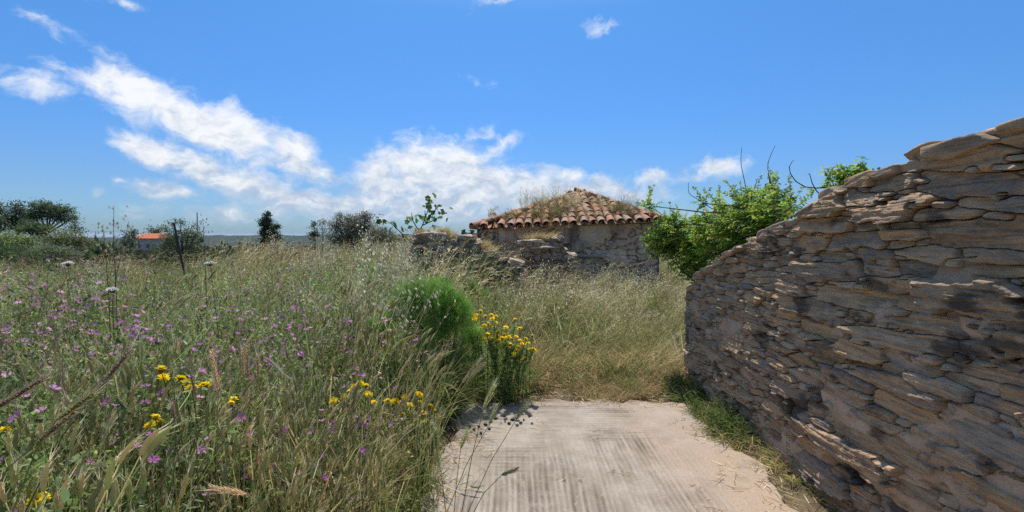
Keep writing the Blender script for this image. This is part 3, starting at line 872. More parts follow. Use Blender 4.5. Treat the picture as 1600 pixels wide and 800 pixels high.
def proto_oats(seed, n, R_, h0, h1, pale, wind=.28):
    r = random.Random(seed); b = MB()
    for _ in range(n):
        a, q = r.uniform(0, 6.283), R_ * math.sqrt(r.random())
        h = r.uniform(h0, h1); base = (math.cos(a) * q, math.sin(a) * q)
        c = lerp3(jit(r, GREY), jit(r, STRAW), min(1, max(0, r.gauss(pale, .25))))
        pts = stalk_curve(r, base, h, .2, wind, 7)
        b.strip(pts, [.0016] * 6 + [.0007], side_of(r, Vector((0, 0, 1))), lerp3(c, OLIVE, .6), c)
        for k in range(r.randint(5, 8)):
            t = r.uniform(.70, 1.0); f = t * 6; i = min(5, int(f)); p = pts[i].lerp(pts[i + 1], f - i)
            o = Vector((r.uniform(-.02, .06), r.uniform(-.035, .035), r.uniform(-.005, .03)))
            e = p + o
            b.poly([p, p + Vector((.0008, 0, 0)), e], c)
            d = (Vector((.35 + r.uniform(-.3, .5), r.uniform(-.4, .4), -.75))).normalized(); s = side_of(r, d); ln = r.uniform(.020, .030); w = r.uniform(.0022, .0036)
            cc = lerp3(jit(r, CREAM, .12), GREY, r.random() * (1 - pale) * .7)
            for sg in (-1, 1):
                d2 = (d + s * sg * .22).normalized(); nn = d2.cross(s)
                b.poly([e, e + d2 * ln * .4 + s * w + nn * .001, e + d2 * ln, e + d2 * ln * .4 - s * w - nn * .001], cc)
        for k in range(r.randint(2, 4)):
            p = pts[r.randint(0, 3)]; al = r.uniform(0, 6.283)
            blade(b, r, p, (math.cos(al) * .5 + .15, math.sin(al) * .5, 1), r.uniform(.15, .32), r.uniform(.0026, .0045), lerp3(jit(r, OLIVE), jit(r, STRAW), r.random() * (.25 + .6 * pale)), r.uniform(.6, 1.7))
    return b.mesh('wild_oat_tuft', M_PLANT)
def proto_brome(seed, n, R_, h0, h1, pale, wind=.34):
    """brome: stalks bowing with the wind, long bristly spikelets hanging to one side"""
    r = random.Random(seed); b = MB()
    for _ in range(n):
        a, q = r.uniform(0, 6.283), R_ * math.sqrt(r.random())
        h = r.uniform(h0, h1); c = lerp3(jit(r, OLIVE), jit(r, STRAW), min(1, max(0, r.gauss(pale, .25))))
        pts = stalk_curve(r, (math.cos(a) * q, math.sin(a) * q), h, .18, wind, 7)
        d = (pts[-1] - pts[-2]).normalized()
        for k in range(3):
            d = (d + Vector((.30, r.uniform(-.1, .1), -.30))).normalized(); pts.append(pts[-1] + d * .035)
        b.strip(pts, [.0017] * 6 + [.0012, .001, .0009, .0006], side_of(r, Vector((0, 0, 1))), lerp3(c, GREEN, .5), c)
        cc = lerp3(jit(r, STRAW), jit(r, CREAM), r.random()) if r.random() < .35 + .5 * pale else lerp3(jit(r, OLIVE), jit(r, TAN), r.random())
        for k in range(r.randint(5, 9)):
            i = r.randint(5, 8); p = pts[i].lerp(pts[i + 1], r.random()); e = (pts[i + 1] - pts[i]).normalized()
            e = (e + rv(r, .45)).normalized(); s_ = side_of(r, e); ln = r.uniform(.035, .055); w = r.uniform(.0026, .0042); x = jit(r, cc, .15)
            b.poly([p, p + e * ln * .3 + s_ * w, p + e * ln * .62, p + e * ln * .3 - s_ * w], x)
            for m in range(3):
                g = (e + rv(r, .25)).normalized(); b.poly([p + e * ln * .4 - s_ * .0007, p + e * ln * .4 + s_ * .0007, p + g * ln * 1.35], x)
        for k in range(r.randint(2, 4)):
            p = pts[r.randint(0, 4)]; al = r.uniform(0, 6.283)
            blade(b, r, p, (math.cos(al) * .5 + .25, math.sin(al) * .5, 1), r.uniform(.15, .34), r.uniform(.0028, .0048), lerp3(jit(r, GREEN), jit(r, STRAW), r.random() * (.2 + .6 * pale)), r.uniform(.6, 1.7))
    return b.mesh('brome_tuft', M_PLANT)
def leaf_round(b, r, p, nrm, sz, col):
    nrm = nrm.normalized(); u = side_of(r, nrm); v = nrm.cross(u); k = 6
    pts = [p]
    for j in range(k):
        a = 2 * math.pi * (j + .5) / k - math.pi / 2
        q = p + v * sz * 1.5 + (u * math.cos(a) * .62 + v * math.sin(a) * 1.45) * sz * r.uniform(.8, 1.05) + nrm * r.uniform(-.25, .3) * sz
        pts.append(q)
    b.poly(pts[1:], col)
def proto_leafy(seed, n, R_, h0, h1, cols, leaf=.013, nl=34):
    r = random.Random(seed); b = MB()
    for _ in range(n):
        a, q = r.uniform(0, 6.283), R_ * math.sqrt(r.random())
        h = r.uniform(h0, h1); pts = stalk_curve(r, (math.cos(a) * q, math.sin(a) * q), h, .45, .05)
        c = jit(r, r.choice(cols))
        b.strip(pts, [.0026, .0024, .002, .0018, .0014, .001], side_of(r, Vector((0, 0, 1))), lerp3(c, BROWN, .4), c)
        tips = [pts]
        for k in range(r.randint(3, 5)):
            i = r.randint(1, 4); al = r.uniform(0, 6.283); ln = h * r.uniform(.18, .4)
            d = Vector((math.cos(al) * .8, math.sin(al) * .8, .9)); br = [pts[i], pts[i] + d * ln * .5, pts[i] + d * ln * .8 + Vector((0, 0, ln * .15))]
            b.strip(br, [.0016, .0013, .0008], side_of(r, d.normalized()), c); tips.append(br)
        for k in range(nl):
            t = r.choice(tips); i = r.randint(0, len(t) - 2); p = t[i].lerp(t[i + 1], r.random()) + rv(r, .03)
            leaf_round(b, r, p, Vector((r.gauss(0, .7), r.gauss(0, .7), 1)), leaf * r.uniform(.5, 1.25), jit(r, lerp3(c, r.choice(cols), .5), .28))
    return b.mesh('leafy_weed', M_PLANT)
def proto_tuft(seed, n, R_, L0, L1, w, cols, up=1.4, droop=1.4, wind=.15):
    r = random.Random(seed); b = MB()
    for _ in range(n):
        a, q = r.uniform(0, 6.283), R_ * math.sqrt(r.random()); al = r.uniform(0, 6.283)
        c = jit(r, r.choice(cols), .25)
        blade(b, r, (math.cos(a) * q, math.sin(a) * q, 0), (math.cos(al) * .6 + wind, math.sin(al) * .6, up * r.uniform(.7, 1.2)), r.uniform(L0, L1), w * r.uniform(.6, 1.2), c, droop * r.uniform(.5, 1.4), 6, lerp3(c, STRAW, .35 * r.random()))
    return b.mesh('grass_tuft', M_PLANT)
def proto_twig(seed, n, h0, h1, col, buds, wind=.1):
    r = random.Random(seed); b = MB()
    for _ in range(n):
        h = r.uniform(h0, h1); pts = stalk_curve(r, (r.uniform(-.06, .06), r.uniform(-.06, .06)), h, .35, wind); c = jit(r, col)
        b.strip(pts, [.0028, .0025, .002, .0016, .0013, .0008], side_of(r, Vector((0, 0, 1))), c)
        for k in range(r.randint(8, 13)):
            i = r.randint(2, 5) - 1; p = pts[i].lerp(pts[i + 1], r.random()); al = r.uniform(0, 6.283); ln = h * r.uniform(.1, .3) * (1.15 - i / 6)
            d = Vector((math.cos(al) * .7, math.sin(al) * .7, 1)).normalized(); q = p + d * ln
            b.strip([p, p + d * ln * .5 + rv(r, .01), q], [.0015, .0011, .0007], side_of(r, d), c)
            for m in range(r.randint(2, 4)):
                e = p.lerp(q, r.uniform(.4, 1)) + rv(r, .006); leaf_round(b, r, e, rv(r, 1) + Vector((0, 0, .3)), r.uniform(.003, .006), jit(r, r.choice(buds)))
    return b.mesh('twiggy_weed', M_PLANT)
def flower_mallow(seed, sz=.017):
    r = random.Random(seed); b = MB(); c0 = r.choice([(.58, .22, .50), (.64, .28, .56), (.52, .18, .46), (.66, .34, .58)])
    for k in range(5):
        a = k * 2 * math.pi / 5 + r.uniform(-.1, .1); d = Vector((math.cos(a), math.sin(a), .35)); s = Vector((-math.sin(a), math.cos(a), 0)); c = jit(r, c0, .15)
        e = d * sz
        b.poly([Vector((0, 0, 0)), e * .45 - s * sz * .22, e * .95 - s * sz * .42 + Vector((0, 0, .001)), e * .88, e * .95 + s * sz * .42, e * .45 + s * sz * .22], c)
    b.tube([(0, 0, -.006), (0, 0, 0), (0, 0, .005)], [.002, .0035, .0012], (.45, .35, .25), 5)
    return b.mesh('flower', M_PLANT)
def flower_daisy(seed, sz=.022, col=(.95, .74, .015)):
    r = random.Random(seed); b = MB()
    for ring, (n, q, zz) in enumerate(((15, 1.0, 0), (13, .72, .003), (9, .45, .006))):
        for k in range(n):
            a = k * 2 * math.pi / n + r.uniform(-.08, .08) + ring * .2; d = Vector((math.cos(a), math.sin(a), r.uniform(-.1, .25) + .25 * ring)); s = Vector((-math.sin(a), math.cos(a), 0)); L_ = sz * q * r.uniform(.85, 1.05); w = sz * .17
            c = jit(r, col, .12)
            z = Vector((0, 0, zz))
            b.poly([z, z + d * L_ * .4 - s * w, z + d * L_ * .95 - s * w * .7, z + d * L_, z + d * L_ * .95 + s * w * .7, z + d * L_ * .4 + s * w], c)
    b.tube([(0, 0, -.012), (0, 0, -.004), (0, 0, .004), (0, 0, .009)], [.002, sz * .36, sz * .34, sz * .12], (.55, .30, .02), 8, True)
    return b.mesh('flower_head', M_PLANT)

# ------------------------------------------------------------------ scatter
def gn_tree(coll):
    nt = bpy.data.node_groups.new('scatter_' + coll.name, 'GeometryNodeTree')
    nt.interface.new_socket('Geometry', in_out='INPUT', socket_type='NodeSocketGeometry')
    nt.interface.new_socket('Geometry', in_out='OUTPUT', socket_type='NodeSocketGeometry')
    N, L = nt.nodes.new, nt.links.new
    gi, go = N('NodeGroupInput'), N('NodeGroupOutput')
    m2p = N('GeometryNodeMeshToPoints')
    iop = N('GeometryNodeInstanceOnPoints')
    ci = N('GeometryNodeCollectionInfo'); ci.inputs['Collection'].default_value = coll
    ci.inputs['Separate Children'].default_value = True; ci.inputs['Reset Children'].default_value = True
    def attr(n, t):
        a = N('GeometryNodeInputNamedAttribute'); a.data_type = t; a.inputs['Name'].default_value = n
        return a.outputs['Attribute']
    e2r = N('FunctionNodeEulerToRotation')
    L(attr('rot', 'FLOAT_VECTOR'), e2r.inputs[0])
    L(gi.outputs[0], m2p.inputs['Mesh']); L(m2p.outputs[0], iop.inputs['Points'])
    L(ci.outputs[0], iop.inputs['Instance']); iop.inputs['Pick Instance'].default_value = True
    L(attr('idx', 'INT'), iop.inputs['Instance Index']); L(e2r.outputs[0], iop.inputs['Rotation']); L(attr('scl', 'FLOAT_VECTOR'), iop.inputs['Scale'])
    L(iop.outputs[0], go.inputs[0])
    return nt
def proto_coll(name, meshes):
    c = bpy.data.collections.new(name)
    for k, m in enumerate(meshes):
        o = bpy.data.objects.new('%s_%02d' % (name, k), m); c.objects.link(o)
    return c
def scatter(name, label, cat, meshes, P, rz=None, scl=None, tilt=.08):
    n = len(P)
    me = bpy.data.meshes.new(name); me.vertices.add(n); me.vertices.foreach_set('co', np.asarray(P, np.float32).ravel())
    rz = rng.uniform(0, 6.283, n) if rz is None else rz
    rot = np.stack([rng.normal(0, tilt, n), rng.normal(0, tilt, n), rz], -1)
    scl = np.ones(n) if scl is None else scl
    for nm, ty, d in (('rot', 'FLOAT_VECTOR', rot), ('scl', 'FLOAT_VECTOR', np.repeat(np.asarray(scl)[:, None], 3, 1)), ('idx', 'INT', rng.integers(0, len(meshes), n))):
        a = me.attributes.new(nm, ty, 'POINT')
        a.data.foreach_set('vector' if ty == 'FLOAT_VECTOR' else 'value', np.asarray(d).astype(np.float32 if ty == 'FLOAT_VECTOR' else np.int32).ravel())
    o = link(name, me); tag(o, label, cat, kind='stuff')
    md = o.modifiers.new('scatter', 'NODES'); md.node_group = gn_tree(proto_coll(name + '_kinds', meshes))
    return o
def field(n, x0, x1, y0, y1, keep):
    """n random ground points of the rectangle, thinned by keep(x, y) in 0..1"""
    x = rng.uniform(x0, x1, n); y = rng.uniform(y0, y1, n)
    k = (rng.random(n) < keep(x, y)) & seen(x, y)
    x, y = x[k], y[k]
    return np.stack([x, y, ground_z(x, y) - .01], -1)
def seen(x, y):      # the meadow is planted where the place can be looked at, with a margin for a step aside
    return (np.abs(x) < 1.22 * y + 2.2) & (np.hypot(x, y) > .95)
def edge_x(y):       # where the path's left verge starts
    return -.44 - .10 * np.sin(y * 2.1) - .22 * sstep(3.2, 1.6, y) + .1 * fbm(y * 2, y * 0, 120, 3)
def meadow(x, y):
    left = (x < edge_x(y)) & (y < 4.6)
    back = (y >= 4.6) & (y < 30) & ((x < 1.8) | (y > 5.6)) & ~((x > -.95) & (x < 3.6) & (y > 10.7) & (y < 15.6)) & ~((x > -1.95) & (x < -.15) & (y > 8.9) & (y < 9.6)) & ~((x > .1) & (x < 1.2) & (y > 9.95) & (y < 10.6))
    farleft = ~((x < -8) & (y > 13 + 0 * x))
    return (left | back) & farleft & (x < 6)
B = lambda m: m.astype(float)

def build_meadow():
    barleys = [proto_barley(700 + k, 9, .09, .50, .72, g) for k, g in enumerate((.95, .8, .65, .9, .4))]
    tallb = [proto_barley(720 + k, 6, .09, .60, .95, g, .3) for k, g in enumerate((.6, .3, .75))]
    oats = [proto_oats(740 + k, 7, .10, .60, .92, p) for k, p in enumerate((.2, .45, .7, .3))]
    bromes = [proto_brome(750 + k, 7, .10, .55, .85, p) for k, p in enumerate((.15, .35, .6, .25, .8))]
    leafy = [proto_leafy(760 + k, 4, .09, .35, .66, [GREEN, DARK, OLIVE, (.25, .32, .10)], .0105, 48) for k in range(4)]
    greyl = [proto_leafy(770 + k, 4, .10, .5, .82, [OLIVE, GREY, GREEN, (.32, .36, .17)], .0095, 44) for k in range(3)]
    greens = [proto_tuft(780 + k, 26, .05, .25, .5, .0036, [GREEN, OLIVE, (.10, .16, .04)]) for k in range(3)]
    longs = [proto_tuft(785 + k, 40, .08, .45, .85, .0036, [DARK, (.06, .115, .03), GREEN], 1.6, 1.9) for k in range(3)]
    drys = [proto_tuft(790 + k, 30, .09, .12, .38, .0024, [TAN, STRAW, BROWN, OLIVE], .8, 1.4) for k in range(4)]
    twigs = [proto_twig(800 + k, 2, .65, .98, c, bd) for k, (c, bd) in enumerate(((BROWN, [BROWN, TAN, GREY]), ((.13, .13, .08), [OLIVE, GREY]), ((.12, .10, .07), [STRAW, BROWN])))]
    wind = lambda n: rng.normal(0, .75, n)
    def near(x, y): return sstep(5.2, 3.4, y)
    # front of the meadow: upright green wall barley
    p = field(2600, -6, 0, .2, 7, lambda x, y: B(meadow(x, y)) * (.25 + .75 * sstep(-2.6, -1.4, x)) * (.2 + .8 * near(x, y)) * np.clip(.6 + 2.6 * fbm(x * 1.1, y * 1.1, 131, 2), .08, 1))
    scatter('barley_grass', 'green wall barley with upright bristly ears at the front of the meadow', 'grass', barleys, p, wind(len(p)), rng.uniform(.7, 1.12, len(p)) * (.72 + .28 * sstep(.0, 1.0, -p[:, 0] - .35)))
    p = field(2600, -14, 1, .6, 16, lambda x, y: B(meadow(x, y)) * (.16 + .3 * sstep(2.5, 5, y)) * np.clip(.6 + 2.5 * fbm(x * .6, y * .6, 132, 2), .05, 1) * sstep(-.1, .9, -x - .2 + .1 * y))
    scatter('tall_barley', 'tall straw coloured barley leaning with the wind among the meadow flowers', 'grass', tallb, p, wind(len(p)), rng.uniform(.8, 1.15, len(p)) * (.75 + .25 * sstep(.2, 1.2, -p[:, 0])))
    # wild oats over the back of the meadow
    p = field(11000, -24, 1.9, 2.2, 28, lambda x, y: B(meadow(x, y)) * (.10 + .75 * sstep(3, 6, y)) * sstep(-.3, .5, -x + .25 * (y - 4)) * sstep(1.6, .8, x) * (1 - .45 * sstep(12, 24, y)))
    patch = fbm(p[:, 0] * .45, p[:, 1] * .3, 161, 3) + rng.normal(0, .05, len(p))
    o_, b_, g_ = p[patch > .07], p[(patch <= .07) & (patch > -.12)], p[patch <= -.12]
    scatter('meadow_oats', 'grey green wild oats with pale drooping heads across the back of the meadow', 'grass', oats, o_, wind(len(o_)), rng.uniform(.7, 1.25, len(o_)) * np.clip(1.02 + 1.5 * fbm(o_[:, 0] * .7, o_[:, 1] * .5, 168, 3), .6, 1.5) * (1 - .28 * sstep(.5, .75, -o_[:, 0] / o_[:, 1]) * sstep(4, 6, o_[:, 1])))
    scatter('meadow_brome', 'tan brome with long bristly heads bowing right across the meadow', 'grass', bromes, b_, rng.normal(0, .5, len(b_)), rng.uniform(.7, 1.25, len(b_)) * np.clip(1.02 + 1.5 * fbm(b_[:, 0] * .7, b_[:, 1] * .5, 168, 3), .6, 1.5) * (1 - .28 * sstep(.5, .75, -b_[:, 0] / b_[:, 1]) * sstep(4, 6, b_[:, 1])))
    g2 = np.repeat(g_, 2, 0) + np.concatenate([rng.normal(0, .08, (2 * len(g_), 2)), np.zeros((2 * len(g_), 1))], 1)
    scatter('green_patches', 'greener patches of soft grass in the middle of the meadow', 'grass', longs + bromes[:1] + greyl[:1], g2, None, rng.uniform(.7, 1.15, len(g2)))
    # oats in front of the house, dry at the foot
    p = field(1500, -.6, 3.4, 4.9, 10.9, lambda x, y: B(meadow(x, y)) * sstep(5.0, 6.6, y))
    scatter('verge_oats', 'pale wild oats between the concrete path and the ruined house', 'grass', oats[1:3] + bromes[1:] + [proto_tuft(870 + k, 30, .10, .35, .75, .0046, [STRAW, CREAM, TAN, OLIVE, GREEN], 1.4, 1.5, .3) for k in range(3)], p, rng.normal(0, .7, len(p)), (.50 + .42 * sstep(5, 7.0, p[:, 1])) * rng.uniform(.7, 1.15, len(p)) * np.clip(1 + 1.5 * fbm(p[:, 0] * 1.1, p[:, 1] * .8, 166, 3), .55, 1.45))
    p = field(1500, 3.2, 7, 6, 24, lambda x, y: B((x > 3.4 + 0 * y) | (y > 15.8)))
    scatter('far_verge_grass', 'tall dry grass beyond the wall end and right of the house', 'grass', oats[:2] + bromes, p, None, rng.uniform(.8, 1.3, len(p)))
    p = field(520, -.6, 3.4, 5.2, 10.6, lambda x, y: B(meadow(x, y)) * sstep(.0, .12, fbm(x * 1.3, y * 1.0, 167, 3)))
    scatter('verge_green_grass', 'clumps of fresh green grass among the pale oats before the house', 'grass', longs + greens, p, None, rng.uniform(.6, 1.05, len(p)))
    p = field(6000, -.9, 2.3, 4.4, 8.5, lambda x, y: B((y > 4.62 + .16 * np.sin(x * 5) + .32 * sstep(.25, .45, x) * sstep(.75, .5, x)) & (x < 1.86)) * (1 - .6 * sstep(6, 8, y)))
    p[:, 2] = np.maximum(p[:, 2], -.03)
    scatter('dry_grass', 'short dry tan grass along the far edge of the concrete path', 'grass', drys, p, None, rng.uniform(.55, 1.25, len(p)) * (.6 + .6 * sstep(4.6, 5.6, p[:, 1])))
    p = field(700, -.6, 1.85, 4.75, 7, lambda x, y: B(meadow(x, y)) * np.clip(.5 + 2.5 * fbm(x * 2, y * 2, 139, 2), .05, 1))
    scatter('verge_weeds', 'low green weeds among the dry grass beyond the path', 'weeds', leafy + greens, p, None, rng.uniform(.35, .7, len(p)))
    # leafy under-storey
    p = field(3600, -9, 0, .3, 10, lambda x, y: B(meadow(x, y)) * .75)
    scatter('leafy_weeds', 'dark leafy weeds growing low between the meadow stems', 'weeds', leafy + greens, p, None, rng.uniform(.6, 1.25, len(p)) * (.6 + .4 * sstep(.1, 1.0, -p[:, 0] - .35)))
    p = field(2200, -9, 0, .4, 8, lambda x, y: B(meadow(x, y)) * sstep(-.6, -1.6, x) * np.clip(.55 + 2.4 * fbm(x * .8, y * .8, 134, 2), .05, 1))
    scatter('branching_weeds', 'grey green branching weeds on the left side of the meadow', 'weeds', greyl, p, None, rng.uniform(.8, 1.25, len(p)))
    broad = [proto_leafy(880 + k, 3, .07, .45, .85, [(.22, .32, .09), GREEN, (.30, .36, .13)], .021, 34) for k in range(3)]
    p = field(620, -8, 0, 1.6, 9, lambda x, y: B(meadow(x, y)) * sstep(.0, .12, fbm(x * 1.2, y * 1.0, 136, 3)))
    scatter('broad_weeds', 'clumps of broad leaved green weeds scattered through the meadow', 'weeds', broad, p, None, rng.uniform(.65, 1.15, len(p)))
    cut = [proto_tuft(890 + k, 18, .08, .40, .80, .0052, [STRAW, CREAM, OLIVE, TAN], 1.6, 1.5, .25) for k in range(3)]
    p = field(1100, -10, 0, 1.6, 11, lambda x, y: B(meadow(x, y)) * sstep(-.04, .10, fbm(x * .9, y * .8, 137, 3)) * sstep(.5, 1.1, -x))
    scatter('straw_clumps', 'coarse bleached straw clumps standing in the meadow', 'grass', cut, p, None, rng.uniform(.7, 1.2, len(p)))
    p = field(900, -12, 1, 1.4, 14, lambda x, y: B(meadow(x, y)) * sstep(-.2, -1.0, x))
    scatter('dead_stems', 'brown branching dead stems rising out of the meadow', 'weeds', twigs, p, None, rng.uniform(.7, 1.4, len(p)))
    # long dark grass round the fennel
    p = field(260, -1.75, .05, 3.5, 5.4, lambda x, y: B(x < edge_x(y)) * np.exp(-((x + .75) ** 2 / .30 + (y - 4.4) ** 2 / .5)))
    scatter('long_grass', 'dark green long arching grass at the foot of the fennel', 'grass', longs, p, None, rng.uniform(.75, 1.15, len(p)))
    # strip along the foot of the wall
    p = field(520, 1.34, 1.93, 1.4, 5.0, lambda x, y: B(x > 1.63 + .30 * fbm(y * 2.6, y * 0, 141, 3) - .10 * sstep(3.0, 2.2, y)) * np.clip(.5 + 3.5 * fbm(x * 3, y * 3, 142, 2), .08, 1))
    p[:, 2] = 0
    scatter('wall_foot_grass', 'yellow green grass strip along the foot of the rubble wall', 'grass', drys[:2] + [proto_tuft(830 + k, 34, .06, .10, .26, .003, [(.34, .36, .09), (.44, .40, .12), GREEN, STRAW], .7, 1.6) for k in range(3)], p, None, rng.uniform(.35, .75, len(p)))
    p = field(210, 1.42, 1.9, 3.5, 5.1, lambda x, y: B(x > 1.60) * np.clip(.55 + 3 * fbm(x * 3, y * 3, 144, 2), .1, 1))
    p[:, 2] = 0
    scatter('wall_foot_weeds', 'dark broad weeds in the shade at the far foot of the wall', 'weeds', [proto_leafy(840 + k, 5, .08, .08, .2, [DARK, GREEN, (.08, .14, .04)], .009, 22) for k in range(2)] + [proto_tuft(845 + k, 30, .07, .12, .34, .0032, [GREEN, (.09, .15, .04), OLIVE], .8, 1.7) for k in range(3)], p, None, rng.uniform(.6, 1.1, len(p)))
    # straw and dead leaves blown over the edges of the slab
    lit = [proto_tuft(860 + k, 7, .10, .04, .13, .0022, [STRAW, TAN, BROWN, CREAM], .03, .1, 0) for k in range(4)]
    x = rng.uniform(-.6, 1.75, 900); y = rng.uniform(1.5, 4.95, 900)
    k = rng.random(900) < np.maximum.reduce([sstep(4.2, 4.6, y), sstep(1.35, 1.7, x), sstep(-.1, -.45, x) * .8, .04 + 0 * x])
    p = np.stack([x[k], y[k], 0 * x[k] + .034], -1)
    scatter('straw_litter', 'dead straw and leaf litter blown along the edges of the concrete', 'litter', lit, p, None, rng.uniform(.5, 1.2, len(p)), .05)
    # flowers too far to pick apart
    fl = [proto_flowerstem(850 + k) for k in range(4)]
    p = field(2300, -11, -.5, 2.4, 11, lambda x, y: B(meadow(x, y)) * sstep(-.5, -1.2, x) * np.clip(.5 + 3 * fbm(x * .7, y * .7, 151, 2), .0, 1) * (1 - .8 * sstep(6, 10, y)))
    scatter('far_mallows', 'scattered small mauve mallow flowers in the middle of the meadow', 'flowers', fl, p, None, rng.uniform(.85, 1.2, len(p)))
    return twigs
def proto_flowerstem(seed):
    r = random.Random(seed); b = MB()
    for _ in range(2):
        h = r.uniform(.55, .85); pts = stalk_curve(r, (r.uniform(-.05, .05), r.uniform(-.05, .05)), h, .4, .05)
        b.strip(pts, [.002] * 6, side_of(r, Vector((0, 0, 1))), OLIVE)
        for k in range(r.randint(2, 4)):
            t = r.uniform(.6, 1); f = t * 5; i = min(4, int(f)); p = pts[i].lerp(pts[i + 1], f - i) + rv(r, .03)
            n = Vector((r.gauss(0, .6), r.gauss(-.5, .5), 1)).normalized(); u = side_of(r, n); v = n.cross(u); sz = r.uniform(.013, .019)
            c = jit(r, r.choice([(.58, .24, .50), (.64, .32, .56), (.52, .19, .46)]))
            for m in range(5):
                a = m * 1.2566; d = u * math.cos(a) + v * math.sin(a) + n * .3; s = n.cross(d).normalized()
                b.poly([p, p + d * sz * .6 - s * sz * .4, p + d * sz, p + d * sz * .6 + s * sz * .4], c)
    return b.mesh('mallow_stem', M_PLANT)
build_meadow()
# ------------------------------------------------------------------ trees and shrubs
def leaf_quad(b, r, p, L_, w, col, up=.3):
    d = Vector((r.gauss(0, 1), r.gauss(0, 1), r.gauss(up, .8))).normalized(); s = side_of(r, d)
    s = (s + rv(r, .8)); s = (s - d * s.dot(d)).normalized()
    b.poly([p, p + d * L_ * .5 + s * w, p + d * L_, p + d * L_ * .5 - s * w], col)
def tree(name, label, cat, base, trunk_r, blobs, cols, n, L_, w, seed, clump=.22, group=None, per=26, bark=True, up=.3):
    """blobs: (centre, (rx, ry, rz)) of the crown; limbs run from the trunk into each; leaves hang in clumps"""
    r = random.Random(seed)
    root = thing(name, label, cat, base, 0, group); root['kind'] = 'thing'
    O = Vector(base)
    tb = MB()
    cen = sum((Vector(c) for c, _ in blobs), Vector()) / len(blobs)
    low = min((Vector(c).z - q[2] for c, q in blobs))
    fork = Vector((O.x * .6 + cen.x * .4, O.y * .6 + cen.y * .4, O.z + max(.15, (low - O.z)) * .75)) + rv(r, trunk_r)
    mid = O.lerp(fork, .5) + rv(r, trunk_r * 1.5)
    tb.tube([Vector(), mid - O, fork - O], [trunk_r * 1.2, trunk_r, trunk_r * .8], (1, 1, 1), 7)
    fb = MB()
    vol = [q[0] * q[2] for _, q in blobs]; tot = sum(vol)
    for (c, q), v in zip(blobs, vol):
        c = Vector(c)
        m = fork.lerp(c, .5) + rv(r, .15 * max(q))
        tb.tube([fork - O, m - O, c - O], [trunk_r * .6, trunk_r * .4, trunk_r * .2], (1, 1, 1), 5)
        k = max(3, int(n * v / tot / per))
        for _ in range(k):
            d = Vector((r.gauss(0, 1), r.gauss(0, 1), r.gauss(0, 1))).normalized(); t = r.random() ** .45
            p = c + Vector((d.x * q[0], d.y * q[1], d.z * q[2])) * t
            if r.random() < .4:
                e = c.lerp(p, .35); tb.tube([e - O, e.lerp(p, .6) + rv(r, .05 * max(q)) - O, p - O], [trunk_r * .14, trunk_r * .1, trunk_r * .05], (1, 1, 1), 3)
            cc = tuple(2.0 * x for x in jit(r, r.choice(cols), .3)); cs = clump * r.uniform(.6, 1.3)
            for _ in range(per):
                leaf_quad(fb, r, p - O + Vector((r.gauss(0, 1), r.gauss(0, 1), r.gauss(0, .7))) * cs * .5, L_ * r.uniform(.6, 1.3), w * r.uniform(.6, 1.3), jit(r, cc, .2), up)
    if bark: link('trunk', tb.mesh('trunk', M_BARK, True), root)
    link('crown', fb.mesh('crown', M_TREE), root, kind='stuff')
    return root
def bl(px, py, Y, rx, rz=None, ry=None):
    """crown lobe seen at (px, py), half width rx and half height rz given in photograph pixels"""
    s = Y / F; rz = rx if rz is None else rz
    return (at(px, py, Y), (rx * s, (ry if ry else (rx + rz) / 2) * s, rz * s))
def on_ground(px, Y):
    x = at(px, 400, Y).x; return Vector((x, Y, gz(x, Y) - .05))
PINE = [(.055, .075, .03), (.075, .09, .038), (.04, .06, .026)]
SCRUB = [(.075, .10, .035), (.10, .115, .045), (.055, .08, .03)]
tree('umbrella_pine', 'flat topped pine with crown swept to the right above the left scrub', 'tree', on_ground(70, 38), .16,
     [bl(58, 322, 38, 11, 6), bl(74, 328, 38, 15, 8), (bl(97, 330, 38, 14, 7)), bl(50, 335, 38, 13, 6), bl(78, 338, 38, 20, 6), bl(114, 340, 38, 9, 3.5), bl(100, 342, 38, 10, 4), bl(45, 340, 38, 9, 5)], PINE, 5200, .22, .035, 901, .5)
tree('dark_pine', 'dark upright pine just left of the flat topped pine', 'tree', on_ground(25, 36), .14,
     [bl(25, 328, 36, 9, 9), bl(22, 342, 36, 14, 9), bl(30, 352, 36, 15, 8)], [(.04, .06, .028), (.055, .07, .03)], 2600, .2, .035, 902, .45)
tree('edge_pine', 'ragged pine standing at the left edge of the view', 'tree', on_ground(-12, 35), .14,
     [bl(-8, 330, 35, 9, 14), bl(2, 345, 35, 12, 8), bl(-22, 335, 35, 16, 20), bl(4, 356, 35, 12, 7)], PINE, 2800, .2, .035, 903, .45)
